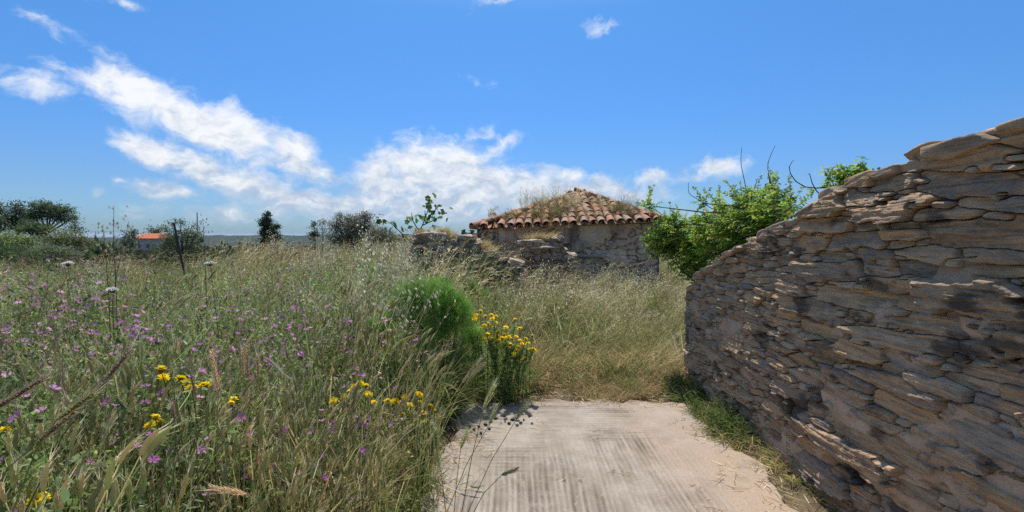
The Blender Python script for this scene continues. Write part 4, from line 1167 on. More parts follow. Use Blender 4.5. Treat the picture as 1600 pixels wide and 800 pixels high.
for (nm, lab, base, blobs, cols, n, seed) in (
    ('round_shrub', 'dark rounded shrub directly below the flat topped pine', (50, 34), [bl(45, 358, 34, 22, 11), bl(65, 362, 34, 18, 12)], [(.05, .075, .028), (.065, .09, .034)], 3000, 911),
    ('broad_shrub', 'broad olive brown shrub right of the pines on the left', (100, 31), [bl(100, 372, 31, 28, 14), bl(120, 378, 31, 20, 14), bl(84, 380, 31, 18, 12)], [(.135, .125, .05), (.10, .11, .045), (.08, .10, .04)], 3800, 912),
    ('green_shrub', 'bright yellow green shrub low at the left edge', (15, 27), [bl(8, 375, 27, 26, 14), bl(38, 380, 27, 22, 13)], [(.14, .165, .045), (.11, .145, .04), (.09, .12, .035)], 3400, 913),
    ('shady_shrub', 'deep green shrub behind the mallow heads at the left edge', (20, 22), [bl(22, 398, 22, 30, 14), bl(-6, 394, 22, 26, 16), bl(52, 404, 22, 18, 10)], [(.04, .06, .024), (.055, .08, .03)], 3800, 914),
    ('grey_shrub', 'grey green shrub in front of the broad olive brown one', (88, 25), [bl(70, 393, 25, 24, 11), bl(100, 396, 25, 26, 11)], [(.10, .115, .06), (.08, .10, .05)], 3200, 915),
    ('low_shrub', 'low brownish shrub between the left scrub and the far red roof', (148, 40), [bl(140, 383, 40, 20, 9), bl(164, 388, 40, 18, 9)], [(.10, .10, .05), (.08, .095, .042)], 2200, 916),
    ('slender_shrub', 'thin ragged sapling poking above the broad olive brown shrub', (118, 33), [bl(116, 355, 33, 6, 7), bl(124, 362, 33, 4, 4)], PINE, 500, 917),
    ('gate_tree', 'dark narrow tree hugging the left side of the red roofed house', (204, 110), [bl(205, 376, 110, 7, 11), bl(210, 362, 110, 3, 5), bl(198, 384, 110, 8, 8)], PINE, 1400, 918),
    ('ball_tree', 'small round tree behind the right end of the red roof', (244, 150), [bl(244, 362, 150, 6, 4.5)], PINE, 500, 919)):
    Yb = base[1]
    tree(nm, lab, 'tree' if 'tree' in nm else 'shrub', on_ground(*base), .05 * Yb / 25, blobs, cols, n, .10 * Yb / 25, .028 * Yb / 25, seed, .30 * Yb / 25)
tree('open_tree', 'open crowned tree with small round tufts behind the leaning black post', 'tree', on_ground(284, 30), .09,
     [bl(282, 347, 30, 8, 6), bl(300, 353, 30, 6, 5), bl(268, 349, 30, 5, 4), bl(259, 358, 30, 8, 6), bl(285, 368, 30, 24, 11), bl(306, 368, 30, 11, 9), bl(262, 380, 30, 14, 12), bl(250, 392, 30, 14, 9), bl(292, 386, 30, 22, 10)], [(.075, .09, .038), (.055, .07, .03), (.10, .11, .05)], 4200, .12, .03, 921, .32)
tree('cypress', 'dark egg shaped cypress standing alone on the meadow skyline', 'tree', on_ground(420, 34), .12,
     [bl(416, 339, 34, 6, 8), bl(416, 351, 34, 10, 11), bl(418, 364, 34, 12.5, 12), bl(433, 357, 34, 5, 7), bl(419, 378, 34, 13, 11), bl(433, 372, 34, 6, 10), bl(420, 388, 34, 11, 9)], [(.022, .036, .016), (.03, .045, .018), (.018, .028, .013)], 9000, .11, .03, 922, .2, None, 26, True, .9)
tree('wild_olive', 'grey twiggy wild olive thicket on the skyline left of the fig', 'tree', on_ground(562, 14.5), .07,
     [bl(525, 352, 14.5, 13, 10), bl(549, 347, 14.5, 14, 11), bl(571, 340, 14.5, 13, 9), bl(562, 358, 14.5, 30, 16), bl(592, 368, 14.5, 24, 14), bl(538, 372, 14.5, 26, 15), bl(612, 378, 14.5, 16, 12), bl(530, 341, 14.5, 6, 7)], [(.11, .115, .075), (.08, .085, .05), (.14, .14, .10), (.075, .065, .045)], 17000, .055, .010, 923, .16)
tree('small_conifer', 'narrow dark conifer at the left end of the grey thicket', 'tree', on_ground(491, 16), .03,
     [bl(491, 352, 16, 3.5, 7), bl(491, 366, 16, 6, 12)], [(.035, .05, .022), (.05, .06, .03)], 900, .06, .014, 924, .1)
tree('wispy_sapling', 'wispy pale sapling between the small conifer and the grey thicket', 'tree', on_ground(503, 16), .02,
     [bl(503, 346, 16, 7, 6), bl(506, 360, 16, 5, 8)], [(.12, .13, .08), (.09, .10, .055)], 420, .06, .012, 925, .14)

def scrub_mass():
    r = random.Random(77)
    meshes = []
    for k in range(3):
        b = MB()
        for _ in range(60):
            d = Vector((r.gauss(0, 1), r.gauss(0, 1), abs(r.gauss(0, .7)))).normalized() * r.uniform(.5, 1)
            cc = jit(r, r.choice(SCRUB + PINE), .3)
            for _ in range(12): leaf_quad(b, r, d + rv(r, .22), .3, .09, jit(r, cc))
        meshes.append(b.mesh('scrub_bush', M_TREE))
    n = 5200; y = 30 + 760 * rng.random(n) ** 1.6; x = rng.uniform(-1.25, 1.0, n) * y
    k = ~((x / y > -.79) & (x / y < -.72) & (y < 85)) & ~((y < 45) & (x / y > -.72) & (rng.random(n) < .72))
    x, y = x[k], y[k]
    P = np.stack([x, y, ground_z(x, y) - .1], -1)
    scatter('scrub', 'distant dark scrub covering the slope below the meadow', 'scrub', meshes, P, None, rng.uniform(.9, 2.1, len(P)))
    n = 620; y = rng.uniform(18, 50, n); x = rng.uniform(-1.25, -.79, n) * y
    P = np.stack([x, y, ground_z(x, y) - .1], -1)
    scatter('thicket', 'dense mixed thicket filling the gaps under the pines on the left', 'scrub', meshes, P, None, rng.uniform(.5, 1.0, n))
scrub_mass()

# ------------------------------------------------------------------ far house, post, pole, cable
def far_house():
    Y = 140.0; O = at(226, 392, Y); O.z -= .4
    h = thing('far_house', 'distant pale house with orange red roof among the trees', 'house', O); h['kind'] = 'thing'
    s = Y / F
    def box(name, x0, x1, y0, y1, z0, z1, mat, par):
        v = [(x, y, z) for x in (x0, x1) for y in (y0, y1) for z in (z0, z1)]
        return link(name, mesh_np(name, v, [(0, 1, 3, 2), (4, 6, 7, 5), (0, 4, 5, 1), (2, 3, 7, 6), (0, 2, 6, 4), (1, 5, 7, 3)], mat), par)
    zt = (392 - 373) * s + .4
    w = box('wall', -2.4, 3.9, 0, 6, -1, zt, M_HOUSEWALL, h)
    a, b_ = -2.9, 4.4; zr = zt + 1.55
    v = [(a, -.6, zt - .05), (b_, -.6, zt - .05), (b_, 6.6, zt - .05), (a, 6.6, zt - .05), (a + .5, 3, zr), (b_ - .5, 3, zr), (a, -.6, zt + .1), (b_, -.6, zt + .1), (b_, 6.6, zt + .1), (a, 6.6, zt + .1)]
    link('roof', mesh_np('roof', v, [(0, 3, 2, 1), (6, 7, 5, 4), (8, 9, 4, 5), (7, 8, 5), (9, 6, 4), (0, 1, 7, 6), (1, 2, 8, 7), (2, 3, 9, 8), (3, 0, 6, 9)], M_REDROOF), h)
    for k, x in enumerate((-1.3, 1.0, 2.7)):
        f = box('window', x - .45, x + .45, -.06, .02, 1.1, 2.4, M_PIPE, h)
        box('pane', x - .38, x + .38, -.09, -.065, 1.17, 2.33, M_GLASS, f)
far_house()
def post():
    a, b_ = at(272.5, 348, 8.0), at(284, 402, 8.0)
    d = (b_ - a); b_ = b_ + d * ((b_.z - gz(b_.x, 8) + .2) / -d.z)
    m = MB(); w = .016
    u = Vector((1, 0, 0)); v = Vector((0, 1, 0))
    # angle iron: two thin flanges
    for (p, q) in ((u, v * .006 / w), (v, u * .006 / w)):
        b0 = len(m.v)
        for base in (b_, a):
            for (i, j) in ((-1, -1), (1, -1), (1, 1), (-1, 1)):
                m.v.append(tuple(base + p * (w if p is u else w) * i + q * w * j + (u * -w if p is v else v * -w) )); m.c.append((1, 1, 1))
        m.f += [tuple(b0 + k for k in t) for t in ((0, 1, 5, 4), (1, 2, 6, 5), (2, 3, 7, 6), (3, 0, 4, 7), (4, 5, 6, 7), (3, 2, 1, 0))]
    tag(link('fence_post', m.mesh('fence_post', M_METAL)), 'thin black iron post leaning left out of the meadow', 'post')
post()
def pole():
    p = at(308, 366, 90); q = at(308, 332, 90); m = MB()
    m.tube([Vector((p.x, p.y, p.z - 4)), q], [.13, .09], (1, 1, 1), 7, True)
    tag(link('utility_pole', m.mesh('utility_pole', M_PIPE)), 'thin distant pole on the skyline right of the open crowned tree', 'pole')
    m = MB(); a, b_ = at(60, 352, 95), at(216, 358, 100); pts = []
    for k in range(15):
        t = k / 14; pts.append(a.lerp(b_, t) - Vector((0, 0, 1.6 * 4 * t * (1 - t) * .5)))
    m.tube(pts, [.022] * 15, (1, 1, 1), 5)
    tag(link('power_cable', m.mesh('power_cable', M_METAL)), 'fine overhead cable above the low scrub on the left horizon', 'cable')
pole()

# ------------------------------------------------------------------ vine over the wall, shrub behind it
def pinnate(b, r, p, d, n, L_, w, cols):
    d = d.normalized(); s = side_of(r, d); nrm = d.cross(s); q = p.copy(); stp = L_ * .55
    c0 = jit(r, r.choice(cols), .2)
    for k in range(n):
        for sg in ((-1, 1) if k < n - 1 else (0,)):
            e = (d * .55 + s * sg + Vector((0, 0, -.25)) + rv(r, .2)).normalized(); t = e.cross(nrm).normalized()
            ln = L_ * r.uniform(.8, 1.15); f = nrm * ln * .12
            b.poly([q, q + e * ln * .35 + t * w + f, q + e * ln * .75 + t * w * .6, q + e * ln, q + e * ln * .75 - t * w * .6, q + e * ln * .35 - t * w + f], jit(r, c0, .15))
        q = q + d * stp; d = (d + Vector((0, 0, -.12))).normalized()
VINE = [(.36, .48, .075), (.22, .36, .055), (.46, .53, .09), (.11, .21, .04), (.15, .27, .045)]
def build_vine():
    r = random.Random(31)
    root = thing('climbing_vine', 'glossy bright green vine spilling over the far end of the rubble wall', 'vine', (1.98, 5.2, .8)); root['kind'] = 'thing'
    O = root.location.copy()
    blobs = [(1032, 382, 5.5, .16), (1050, 372, 5.45, .16), (1078, 370, 5.35, .24), (1075, 400, 5.3, .22), (1085, 424, 5.25, .15), (1112, 358, 4.95, .22), (1118, 382, 4.85, .20),
             (1150, 350, 4.5, .22), (1150, 368, 4.4, .18), (1180, 330, 4.2, .20), (1192, 345, 4.05, .16), (1215, 335, 3.85, .15), (1205, 308, 4.1, .10), (1166, 312, 4.4, .10), (1040, 350, 5.5, .09), (1018, 322, 5.6, .07), (1120, 322, 4.9, .06), (1098, 318, 5.0, .05), (1238, 322, 3.6, .05), (1100, 440, 5.2, .10), (1090, 412, 5.1, .14), (1040, 388, 5.5, .12), (1022, 376, 5.55, .08), (1062, 345, 5.4, .08)]
    st = MB(); fb = MB()
    prev = Vector((2.12, 5.02, .95))
    for (px, py, Y, q) in blobs:
        c = at(px, py, Y)
        m = prev.lerp(c, .5) + rv(r, .06)
        st.tube([prev - O, m - O, c - O], [.009, .007, .004], (.14, .10, .06), 5)
        if q > .14: prev = c
        for k in range(int(185 * (q / .2) ** 2)):
            d = Vector((r.gauss(0, 1), r.gauss(0, 1), r.gauss(0, 1))).normalized(); t = r.random() ** .5
            p = c + Vector((d.x * q * 1.15, d.y * q, d.z * q * .85)) * t
            dd = Vector((d.x + r.gauss(0, .5), d.y - .2 + r.gauss(0, .5), d.z * .5 + r.uniform(-.1, .7)))
            pinnate(fb, r, p - O, dd, r.randint(3, 4), .040, .0095, VINE)
    for (px, py, Y, q) in blobs:                               # leafy shoots pushing out of the mass
        for _ in range(int(2 + 14 * q)):
            c = at(px, py, Y) + Vector((r.gauss(0, q * .5), r.gauss(0, q * .4), r.uniform(0, q * .6)))
            d = Vector((r.gauss(-.15, .6), r.gauss(-.2, .5), r.uniform(.3, 1.3))).normalized(); n = r.randint(4, 8); S = [c - O]
            for k in range(n):
                d = (d + rv(r, .25) + Vector((0, 0, .05))).normalized(); S.append(S[-1] + d * .033)
            st.tube(S, [.003 - .0022 * k / n for k in range(n + 1)], (.24, .26, .08), 4)
            for k in range(1, n + 1):
                for _ in range(2):
                    pinnate(fb, r, S[k], (S[k] - S[k - 1]).normalized() * .6 + rv(r, .9), 2, .034 * (1.15 - .5 * k / n), .0085, [(.46, .54, .09), (.36, .48, .07), (.24, .36, .055)])
    link('stem', st.mesh('stem', M_PLANT, True), root)
    link('foliage', fb.mesh('foliage', M_GLOSSY), root, kind='stuff')
    tw = (([(1168, 312), (1165, 291), (1158, 256), (1159, 232)], 4.4), ([(1206, 306), (1203, 286), (1200, 256), (1211, 228)], 4.1), ([(1121, 332), (1093, 313), (1077, 302), (1076, 285)], 4.95), ([(1176, 300), (1181, 288), (1183, 280)], 4.3), ([(1050, 352), (1025, 328), (1003, 322), (995, 316)], 5.55))
    for pts, Y in tw:
        P = [at(a, b_, Y) - O for a, b_ in pts]; m = MB()
        S = []                                                        # smooth the bends
        for k in range(len(P) - 1):
            for t in (0, .25, .5, .75):
                a0, a1, a2, a3 = P[max(k - 1, 0)], P[k], P[k + 1], P[min(k + 2, len(P) - 1)]
                S.append(.5 * ((2 * a1) + (a2 - a0) * t + (2 * a0 - 5 * a1 + 4 * a2 - a3) * t * t + (3 * a1 - a0 - 3 * a2 + a3) * t ** 3))
        S.append(P[-1]); n = len(S)
        m.tube(S, [.0045 - .003 * k / n for k in range(n)], (.10, .075, .05), 5)
        for k in range(2, n, 2):
            d = rv(r, 1).normalized(); m.tube([S[k], S[k] + d * .012], [.002, .0008], (.10, .075, .05), 3)
        link('bare_shoot', m.mesh('bare_shoot', M_PLANT), root)
build_vine()
def build_wall_shrub():
    r = random.Random(37)
    root = thing('leafy_shrub', 'small green shrub peeping over the high part of the rubble wall', 'shrub', (2.1, 2.85, 1.7)); root['kind'] = 'thing'
    O = root.location.copy(); st = MB(); fb = MB()
    for (px, py, Y, q) in ((1332, 272, 2.9, .09), (1312, 280, 2.92, .08), (1350, 268, 2.85, .06), (1305, 290, 2.95, .07), (1300, 265, 2.95, .03), (1335, 284, 2.9, .09)):
        c = at(px, py, Y); st.tube([Vector((0, 0, -.02)), (c - O) * .5 + rv(r, .02), c - O], [.006, .004, .002], (.12, .09, .05), 5)
        for k in range(int(34 * (q / .08) ** 2)):
            p = c - O + Vector((r.gauss(0, 1), r.gauss(0, 1), r.gauss(0, .8))) * q * .5
            pinnate(fb, r, p, Vector((r.gauss(0, 1), r.gauss(-.2, 1), r.gauss(.5, .6))), 2, .036, .010, VINE)
    link('stem', st.mesh('stem', M_PLANT, True), root); link('foliage', fb.mesh('foliage', M_GLOSSY), root, kind='stuff')
    for pts in ([(1294, 292), (1276, 294), (1258, 292), (1243, 283), (1235, 271), (1233, 261), (1238, 252)], [(1282, 305), (1275, 297), (1269, 286), (1265, 271)]):
        m = MB(); P = [at(a, b_, 2.95) - O for a, b_ in pts]; n = len(P)
        m.tube(P, [.0042 - .0028 * k / n for k in range(n)], (.10, .075, .05), 5)
        for k in range(1, n): m.tube([P[k], P[k] + rv(r, .012)], [.002, .0008], (.10, .075, .05), 3)
        link('bare_shoot', m.mesh('bare_shoot', M_PLANT), root)
build_wall_shrub()

# ------------------------------------------------------------------ fig shoot behind the low ruined wall
def build_fig():
    r = random.Random(41); Y = 9.75
    base = on_ground(640, Y)
    root = thing('fig_sapling', 'young fig with broad dark leaves rising behind the low ruined wall', 'tree', base); root['kind'] = 'thing'
    O = Vector(base); st = MB()
    stems = [[(640, 395), (628, 365), (612, 350), (597, 342)], [(640, 395), (660, 352), (668, 330), (672, 308)], [(655, 362), (645, 345), (643, 332)], [(660, 352), (676, 345), (688, 337)], [(664, 345), (680, 330), (681, 318)]]
    meshes = []
    for k in range(4):
        b = MB(); pts = []
        for j in range(11):                                   # lobed leaf outline
            a = -math.pi / 2 + 2 * math.pi * (j + .5) / 11; q = (1.0 if j % 2 == 0 else .62) * (1 if abs(j - 5) < 4 else .8)
            pts.append(Vector((math.cos(a) * q * .5, .5 + math.sin(a) * q * .55, .09 * math.cos(2 * a) * r.uniform(.5, 1.3))))
        c = [(.12, .20, .05), (.15, .25, .06), (.10, .17, .045), (.20, .29, .07)][k]
        b.poly([Vector((0, 0, 0))] + pts[:], c)
        b.f = [(0, i + 1, i + 2) for i in range(10)] + [(0, 11, 1)]
        meshes.append(b.mesh('leaf', M_GLOSSY))
    first = on_ground(640, Y) - O
    st.tube([first, at(640, 395, Y) - O], [.022, .018], (.16, .14, .11), 6)
    for sm in stems:
        P = [at(a, b_, Y + r.uniform(-.1, .1)) - O for a, b_ in sm]; n = len(P)
        st.tube(P, [.014 - .009 * k / (n - 1) for k in range(n)], (.16, .14, .11), 5)
        for k in range(n - 1):
            for _ in range(9 if k > 0 else 2):
                p = P[k].lerp(P[k + 1], r.random()) + Vector((r.gauss(0, .11), r.gauss(0, .1), r.gauss(0, .09)))
                o = link('leaf', r.choice(meshes), root); s = r.uniform(.09, .15)
                o.location = p; o.scale = (s, s, s); o.rotation_euler = (r.uniform(-1.6, .3), r.uniform(-.8, .8), r.uniform(0, 6.28))
    link('stem', st.mesh('stem', M_PLANT, True), root)
build_fig()

# ------------------------------------------------------------------ growth on the roof and on the ruins
def roof_pt(px, py):
    n = (ER - EL).cross(AP - EL).normalized(); c = Vector((0, 0, CAM_H)); d = at(px, py, 1) - c
    t = (EL - c).dot(n) / d.dot(n); return c + d * t
def build_roof_growth():
    r = random.Random(51)
    DR = [proto_tuft(1000 + k, 26, .11, .10, .26, .0026, [TAN, BROWN, (.40, .24, .13), (.34, .19, .11)], 1.0, 1.2) for k in range(3)]
    ST = [proto_oats(1010 + k, 5, .10, .28, .58, .75, .12) for k in range(2)]
    HB = [proto_leafy(1020 + k, 5, .09, .14, .30, [(.16, .15, .08), BROWN, OLIVE], .010, 26) for k in range(2)]
    P = []
    for (n, px, py, sx, sy) in ((125, 848, 345, 30, 9), (70, 872, 333, 28, 9), (80, 962, 337, 28, 9), (14, 840, 330, 16, 5), (14, 985, 342, 14, 5), (26, 905, 345, 48, 6), (10, 930, 322, 24, 5), (16, 790, 346, 22, 4)):
        for _ in range(n):
            q = roof_pt(px + r.gauss(0, sx * .6), py + r.gauss(0, sy * .6))
            if EL.x + .2 < q.x < ER.x - .1: P.append(q)
    scatter('roof_grass', 'dry brown grass and herbs rooted between the roof tiles', 'grass', DR + HB, np.array(P), None, rng.uniform(.6, 1.25, len(P)))
    P = [roof_pt(r.uniform(815, 905), r.uniform(318, 336)) for _ in range(34)] + [roof_pt(r.uniform(935, 990), r.uniform(326, 336)) for _ in range(7)]
    scatter('roof_oats', 'tall thin oat stalks standing up from the roof against the sky', 'grass', ST, np.array(P), rng.normal(0, .6, len(P)), rng.uniform(.7, 1.2, len(P)))
    GT = [proto_tuft(1030 + k, 40, .07, .12, .28, .0028, [STRAW, (.40, .33, .12), TAN, OLIVE], 1.1, 1.5, .2) for k in range(3)]
    P = []
    for (n, px, py, Y, sx) in ((10, 690, 366, 9.2, 12), (8, 702, 372, 9.2, 8), (16, 748, 386, 9.15, 13), (8, 765, 394, 9.15, 8), (22, 848, 373, 10.2, 22), (6, 660, 366, 9.3, 8)):
        for _ in range(n): P.append(at(px + r.gauss(0, sx * .6), py + r.uniform(-1, 3), Y + r.uniform(-.1, .2)))
    scatter('ruin_grass', 'yellow dry grass growing on top of the ruined walls', 'grass', GT, np.array(P), None, rng.uniform(.7, 1.2, len(P)))
    P = [(at(px, 400, Y).x, Y, 0) for px, Y in [(r.uniform(655, 790), r.uniform(8.5, 8.85)) for _ in range(44)]]
    P = [(x, y, gz(x, y) + .1) for x, y, _ in P]
    scatter('ruin_ivy', 'grey green climbing weeds against the face of the low ruined wall', 'weeds', [proto_leafy(1040 + k, 6, .12, .7, 1.15, [(.10, .125, .065), (.075, .095, .045)], .016, 40) for k in range(2)], np.array(P), None, rng.uniform(.7, 1.1, len(P)))
build_roof_growth()

# ------------------------------------------------------------------ fennel
def fennel(label, lobes, n, hue, seed, base):
    r = random.Random(seed); root = thing('fennel', label, 'fennel', base, 0); root['kind'] = 'thing'
    O = Vector(base); st = MB(); fb = MB()
    for (c, q) in lobes:
        c = Vector(c); m = O.lerp(c, .5) + rv(r, .04)
        st.tube([Vector(), m - O, c - O], [.009, .007, .003], (.22, .33, .10), 5)
        subs = []
        for _ in range(7):                                    # plumes: sprays gather along side shoots
            d = Vector((r.gauss(0, 1), r.gauss(0, 1), r.gauss(.25, .9))).normalized(); t = r.uniform(.45, 1.15)
            e = c - O + Vector((d.x * q[0], d.y * q[1], d.z * q[2])) * t; subs.append((e, d, jit(r, hue, .35)))
            st.tube([c - O, (c - O).lerp(e, .5) + rv(r, .01), e], [.004, .003, .0015], (.24, .34, .11), 4)
        for _ in range(int(n * q[0] * q[2])):
            e, d, tone = r.choice(subs); col = tone
            p = e.lerp(c - O, r.random() * .55) + Vector((r.gauss(0, 1), r.gauss(0, 1), r.gauss(0, 1))) * min(q) * .26
            ax = (Vector((d.x, d.y, d.z + .7)) + rv(r, .5)).normalized(); cc = jit(r, col, .25)
            for k in range(16):                               # one feathery spray of threads
                e = (ax + rv(r, .75)).normalized(); ln = r.uniform(.03, .065); s = side_of(r, e); a = p + ax * r.uniform(0, .07)
                b0 = len(fb.v)
                fb.poly([a - s * .0009, a + s * .0009, a + e * ln + s * .0004, a + e * ln - s * .0004], cc)
    link('stem', st.mesh('stem', M_PLANT, True), root); link('fronds', fb.mesh('fronds', M_PLANT), root, kind='stuff')
fennel('bushy bright green feathery fennel left of the yellow daisy bush', [(at(690, 478, 4.55), (.22, .2, .18)), (at(668, 466, 4.65), (.16, .16, .16)), (at(715, 492, 4.5), (.17, .16, .20)), (at(690, 520, 4.5), (.26, .2, .22)), (at(655, 500, 4.6), (.16, .16, .18)), (at(720, 540, 4.45), (.16, .15, .18)), (at(628, 512, 4.5), (.17, .16, .16)), (at(640, 552, 4.35), (.20, .16, .18)), (at(600, 552, 4.3), (.17, .15, .15)), (at(680, 575, 4.35), (.2, .15, .16)), (at(700, 455, 4.6), (.13, .12, .12)), (at(648, 470, 4.65), (.12, .12, .13)), (at(605, 515, 4.5), (.16, .14, .16)), (at(585, 540, 4.45), (.15, .14, .14)), (at(622, 478, 4.7), (.13, .12, .13))], 9000, (.29, .52, .11), 61, (-.66, 4.55, .05))
fennel('single pale fennel spire beyond the bushy fennel', [(at(575, 428, 6.6), (.10, .10, .10)), (at(573, 448, 6.6), (.13, .12, .16)), (at(588, 462, 6.6), (.12, .1, .12))], 7000, (.26, .38, .08), 62, (at(575, 400, 6.6).x, 6.6, .1))
fennel('faint green fennel tuft at the right of the bushy fennel', [(at(748, 460, 6.2), (.14, .12, .10)), (at(735, 452, 6.2), (.1, .1, .1))], 6000, (.20, .34, .08), 63, (at(745, 400, 6.2).x, 6.2, .05))

# ------------------------------------------------------------------ flowers one can count
DAISY = [flower_daisy(1100 + k) for k in range(5)]
OLD = [flower_daisy(1110 + k, .018, (.62, .33, .06)) for k in range(2)]
def daisy_plant(label, Y, heads, seed, size=1.0, leaves=40, old=(), name='yellow_daisy'):
    r = random.Random(seed)
    cx = sum(at(a, b_, Y).x for a, b_ in heads) / len(heads)
    base = Vector((cx + .04, Y + .05, gz(cx, Y) - .02))
    root = thing(name, label, 'flower', base, 0, 'yellow daisies'); root['kind'] = 'thing'
    st = MB()
    for i, (a, b_) in enumerate(heads):
        p = at(a, b_, Y + r.uniform(-.12, .12)) - base
        sp = .20 if len(heads) > 30 else .06; foot = Vector((p.x * (.45 if sp > .1 else 0) + r.uniform(-sp, sp) * .6, r.uniform(-sp, sp), 0)); m = foot.lerp(p, .55) + Vector((r.uniform(-.03, .03), r.uniform(-.03, .03), .05))
        st.tube([foot, m, p - Vector((0, 0, .008))], [.0032, .0026, .0018], (.09, .14, .04), 5)
        for _ in range(leaves // len(heads) + 3):             # small feathery leaves up the stem
            q = (foot.lerp(m, r.random()) if r.random() < .5 else m.lerp(p, r.random() * .85))
            for _ in range(4 if sp < .1 else 9):
                blade(st, r, q, (r.gauss(0, 1), r.gauss(0, 1), r.uniform(.1, .9)), r.uniform(.02, .05), .003, jit(r, (.26, .35, .12)), .6, 3)
        o = link('flower_head', r.choice(OLD if i in old else DAISY), root); s = 1.3 * size * r.uniform(.75, 1.15)
        o.location = p; o.scale = (s, s, s); o.rotation_euler = (r.uniform(.1, .75), r.uniform(-.5, .5), r.uniform(0, 6.28))
    link('stem', st.mesh('stem', M_PLANT), root)
daisy_plant('yellow daisies in a loose row, left of the tan barley ears', 2.0, [(252, 578), (256, 590), (283, 592), (293, 599), (320, 603), (272, 613), (300, 606)], 71, 1.0, 40, (5,))
daisy_plant('pair of yellow daisies just below the loose row of daisies', 1.95, [(243, 652), (236, 665), (250, 660)], 72, .95)
daisy_plant('orange yellow daisies low in the left corner of the meadow', 1.6, [(65, 752), (66, 777), (57, 782)], 73, .95)
daisy_plant('half hidden orange daisy at the far left of the meadow', 1.9, [(32, 671), (8, 672)], 74, .8)
daisy_plant('yellow daisy cluster leaning right in the middle of the meadow', 2.7, [(521, 627), (537, 623), (546, 612), (553, 605), (563, 600), (573, 603), (576, 616), (584, 629), (534, 628)], 75, .95)
daisy_plant('scattered yellow daisies nearest the left edge of the concrete', 2.9, [(606, 627), (618, 628), (633, 622), (640, 633), (655, 617), (656, 629), (672, 635), (679, 643), (684, 651), (661, 646), (648, 660), (629, 648), (607, 652), (662, 660)], 76, 1.0, 70, (12,))
daisy_plant('lone small yellow daisy right of the loose row', 2.1, [(365, 624), (362, 630)], 77, .75)
_r = random.Random(9); _h = []
while len(_h) < 52:
    t = _r.random(); a = 735 + 95 * t + _r.gauss(0, 6); b_ = 500 + 42 * t + _r.gauss(0, 15)
    if 486 < b_ < 574 and 724 < a < 834 and all(math.hypot(a - q[0], b_ - q[1]) > 5 for q in _h): _h.append((a, b_))
daisy_plant('big yellow daisy bush at the far left corner of the concrete', 4.5, _h, 78, 1.15, 900, (), 'daisy_bush')

def mallows():
    r = random.Random(91)
    fl = [flower_mallow(1200 + k) for k in range(6)]
    stems = []
    for k in range(6):
        rr = random.Random(1300 + k); b = MB(); tips = []
        h = rr.uniform(.62, .9); pts = stalk_curve(rr, (0, 0), h, .35, .05)
        b.strip(pts, [.0028, .0026, .0023, .002, .0017, .0012], side_of(rr, Vector((0, 0, 1))), (.11, .13, .06))
        tips.append(pts[-1])
        for j in range(4):
            i = rr.randint(2, 4); al = rr.uniform(0, 6.28); q = pts[i] + Vector((math.cos(al) * .10, math.sin(al) * .10, rr.uniform(.06, .18)))
            b.strip([pts[i], pts[i].lerp(q, .5) + Vector((0, 0, .015)), q], [.0016, .0013, .001], side_of(rr, Vector((0, 0, 1))), (.12, .14, .065)); tips.append(q)
        for j in range(26):
            i = rr.randint(0, 4); p = pts[i].lerp(pts[i + 1], rr.random()) + rv(rr, .03)
            leaf_round(b, rr, p, Vector((rr.gauss(0, .6), rr.gauss(0, .6), 1)), rr.uniform(.008, .017), jit(rr, (.075, .12, .04), .3))
        stems.append((b.mesh('mallow_plant', M_PLANT), tips))
    spots = []
    while len(spots) < 170:
        y = r.uniform(1.35, 5.0); x = r.uniform(-1.12 * y, -.35)
        e = float(edge_x(np.array(y)))
        if x > e - .02 or math.hypot(x, y) < 1.2: continue
        if r.random() > (.25 + .75 * float(sstep(-.5, -1.6, np.array(x)))) : continue
        spots.append((x, y))
    labs = {0: 'mauve flowered mallow among the meadow grass'}
    for (x, y) in spots:
        me, tips = r.choice(stems)
        o = link('mallow_plant', me); tag(o, labs[0], 'flower', 'mauve mallows in the near meadow', 'thing')
        o.location = (x, y, gz(x, y) - .01); s = (1.22 if x / y < -.82 and y > 1.8 else 1) * r.uniform(.75, 1.15) * (.75 + .25 * float(sstep(.4, 1.2, np.array(-x)))); o.scale = (s, s, s); o.rotation_euler = (0, 0, r.uniform(0, 6.28))
        for p in r.sample(tips, r.randint(3, 5)):
            f = link('flower', r.choice(fl), o); f.location = p; k = r.uniform(.8, 1.25); f.scale = (k, k, k); f.rotation_euler = (r.uniform(-.9, .9), r.uniform(-.9, .9), r.uniform(0, 6.28))
mallows()

def umbels():
    r = random.Random(95)
    for (px, py, Y, sz, lab) in ((106, 409, 2.7, .026, 'white wild carrot umbel below the left pines'), (328, 409, 3.0, .032, 'white wild carrot umbel under the black post'), (175, 450, 2.6, .026, 'white wild carrot umbel left of the purple thistle stem')):
        p = at(px, py, Y); base = Vector((p.x - .05, Y + .04, gz(p.x, Y)))
        root = thing('wild_carrot', lab, 'flower', base, 0, 'white umbels'); root['kind'] = 'thing'
        m = MB(); q = p - base
        m.tube([Vector(), q * .3 + Vector((.05, 0, 0)), q * .65 + Vector((.035, .02, 0)), q - Vector((0, 0, .03))], [.0022, .002, .0017, .0014], (.30, .34, .16), 5)
        h = MB()
        for k in range(46):
            a, t = r.uniform(0, 6.28), math.sqrt(r.random()) * sz; c = q + Vector((math.cos(a) * t, math.sin(a) * t, -.012 * (t / sz) ** 2 + r.uniform(-.002, .002)))
            m.tube([q - Vector((0, 0, .03)), c], [.0008, .0005], (.12, .15, .06), 3)
            for _ in range(6): leaf_round(h, r, c + rv(r, .003), Vector((r.gauss(0, .5), r.gauss(0, .5), 1)), .0026, jit(r, (.72, .72, .66), .08))
        link('stem', m.mesh('stem', M_PLANT), root); link('umbel', h.mesh('umbel', M_PLANT), root)
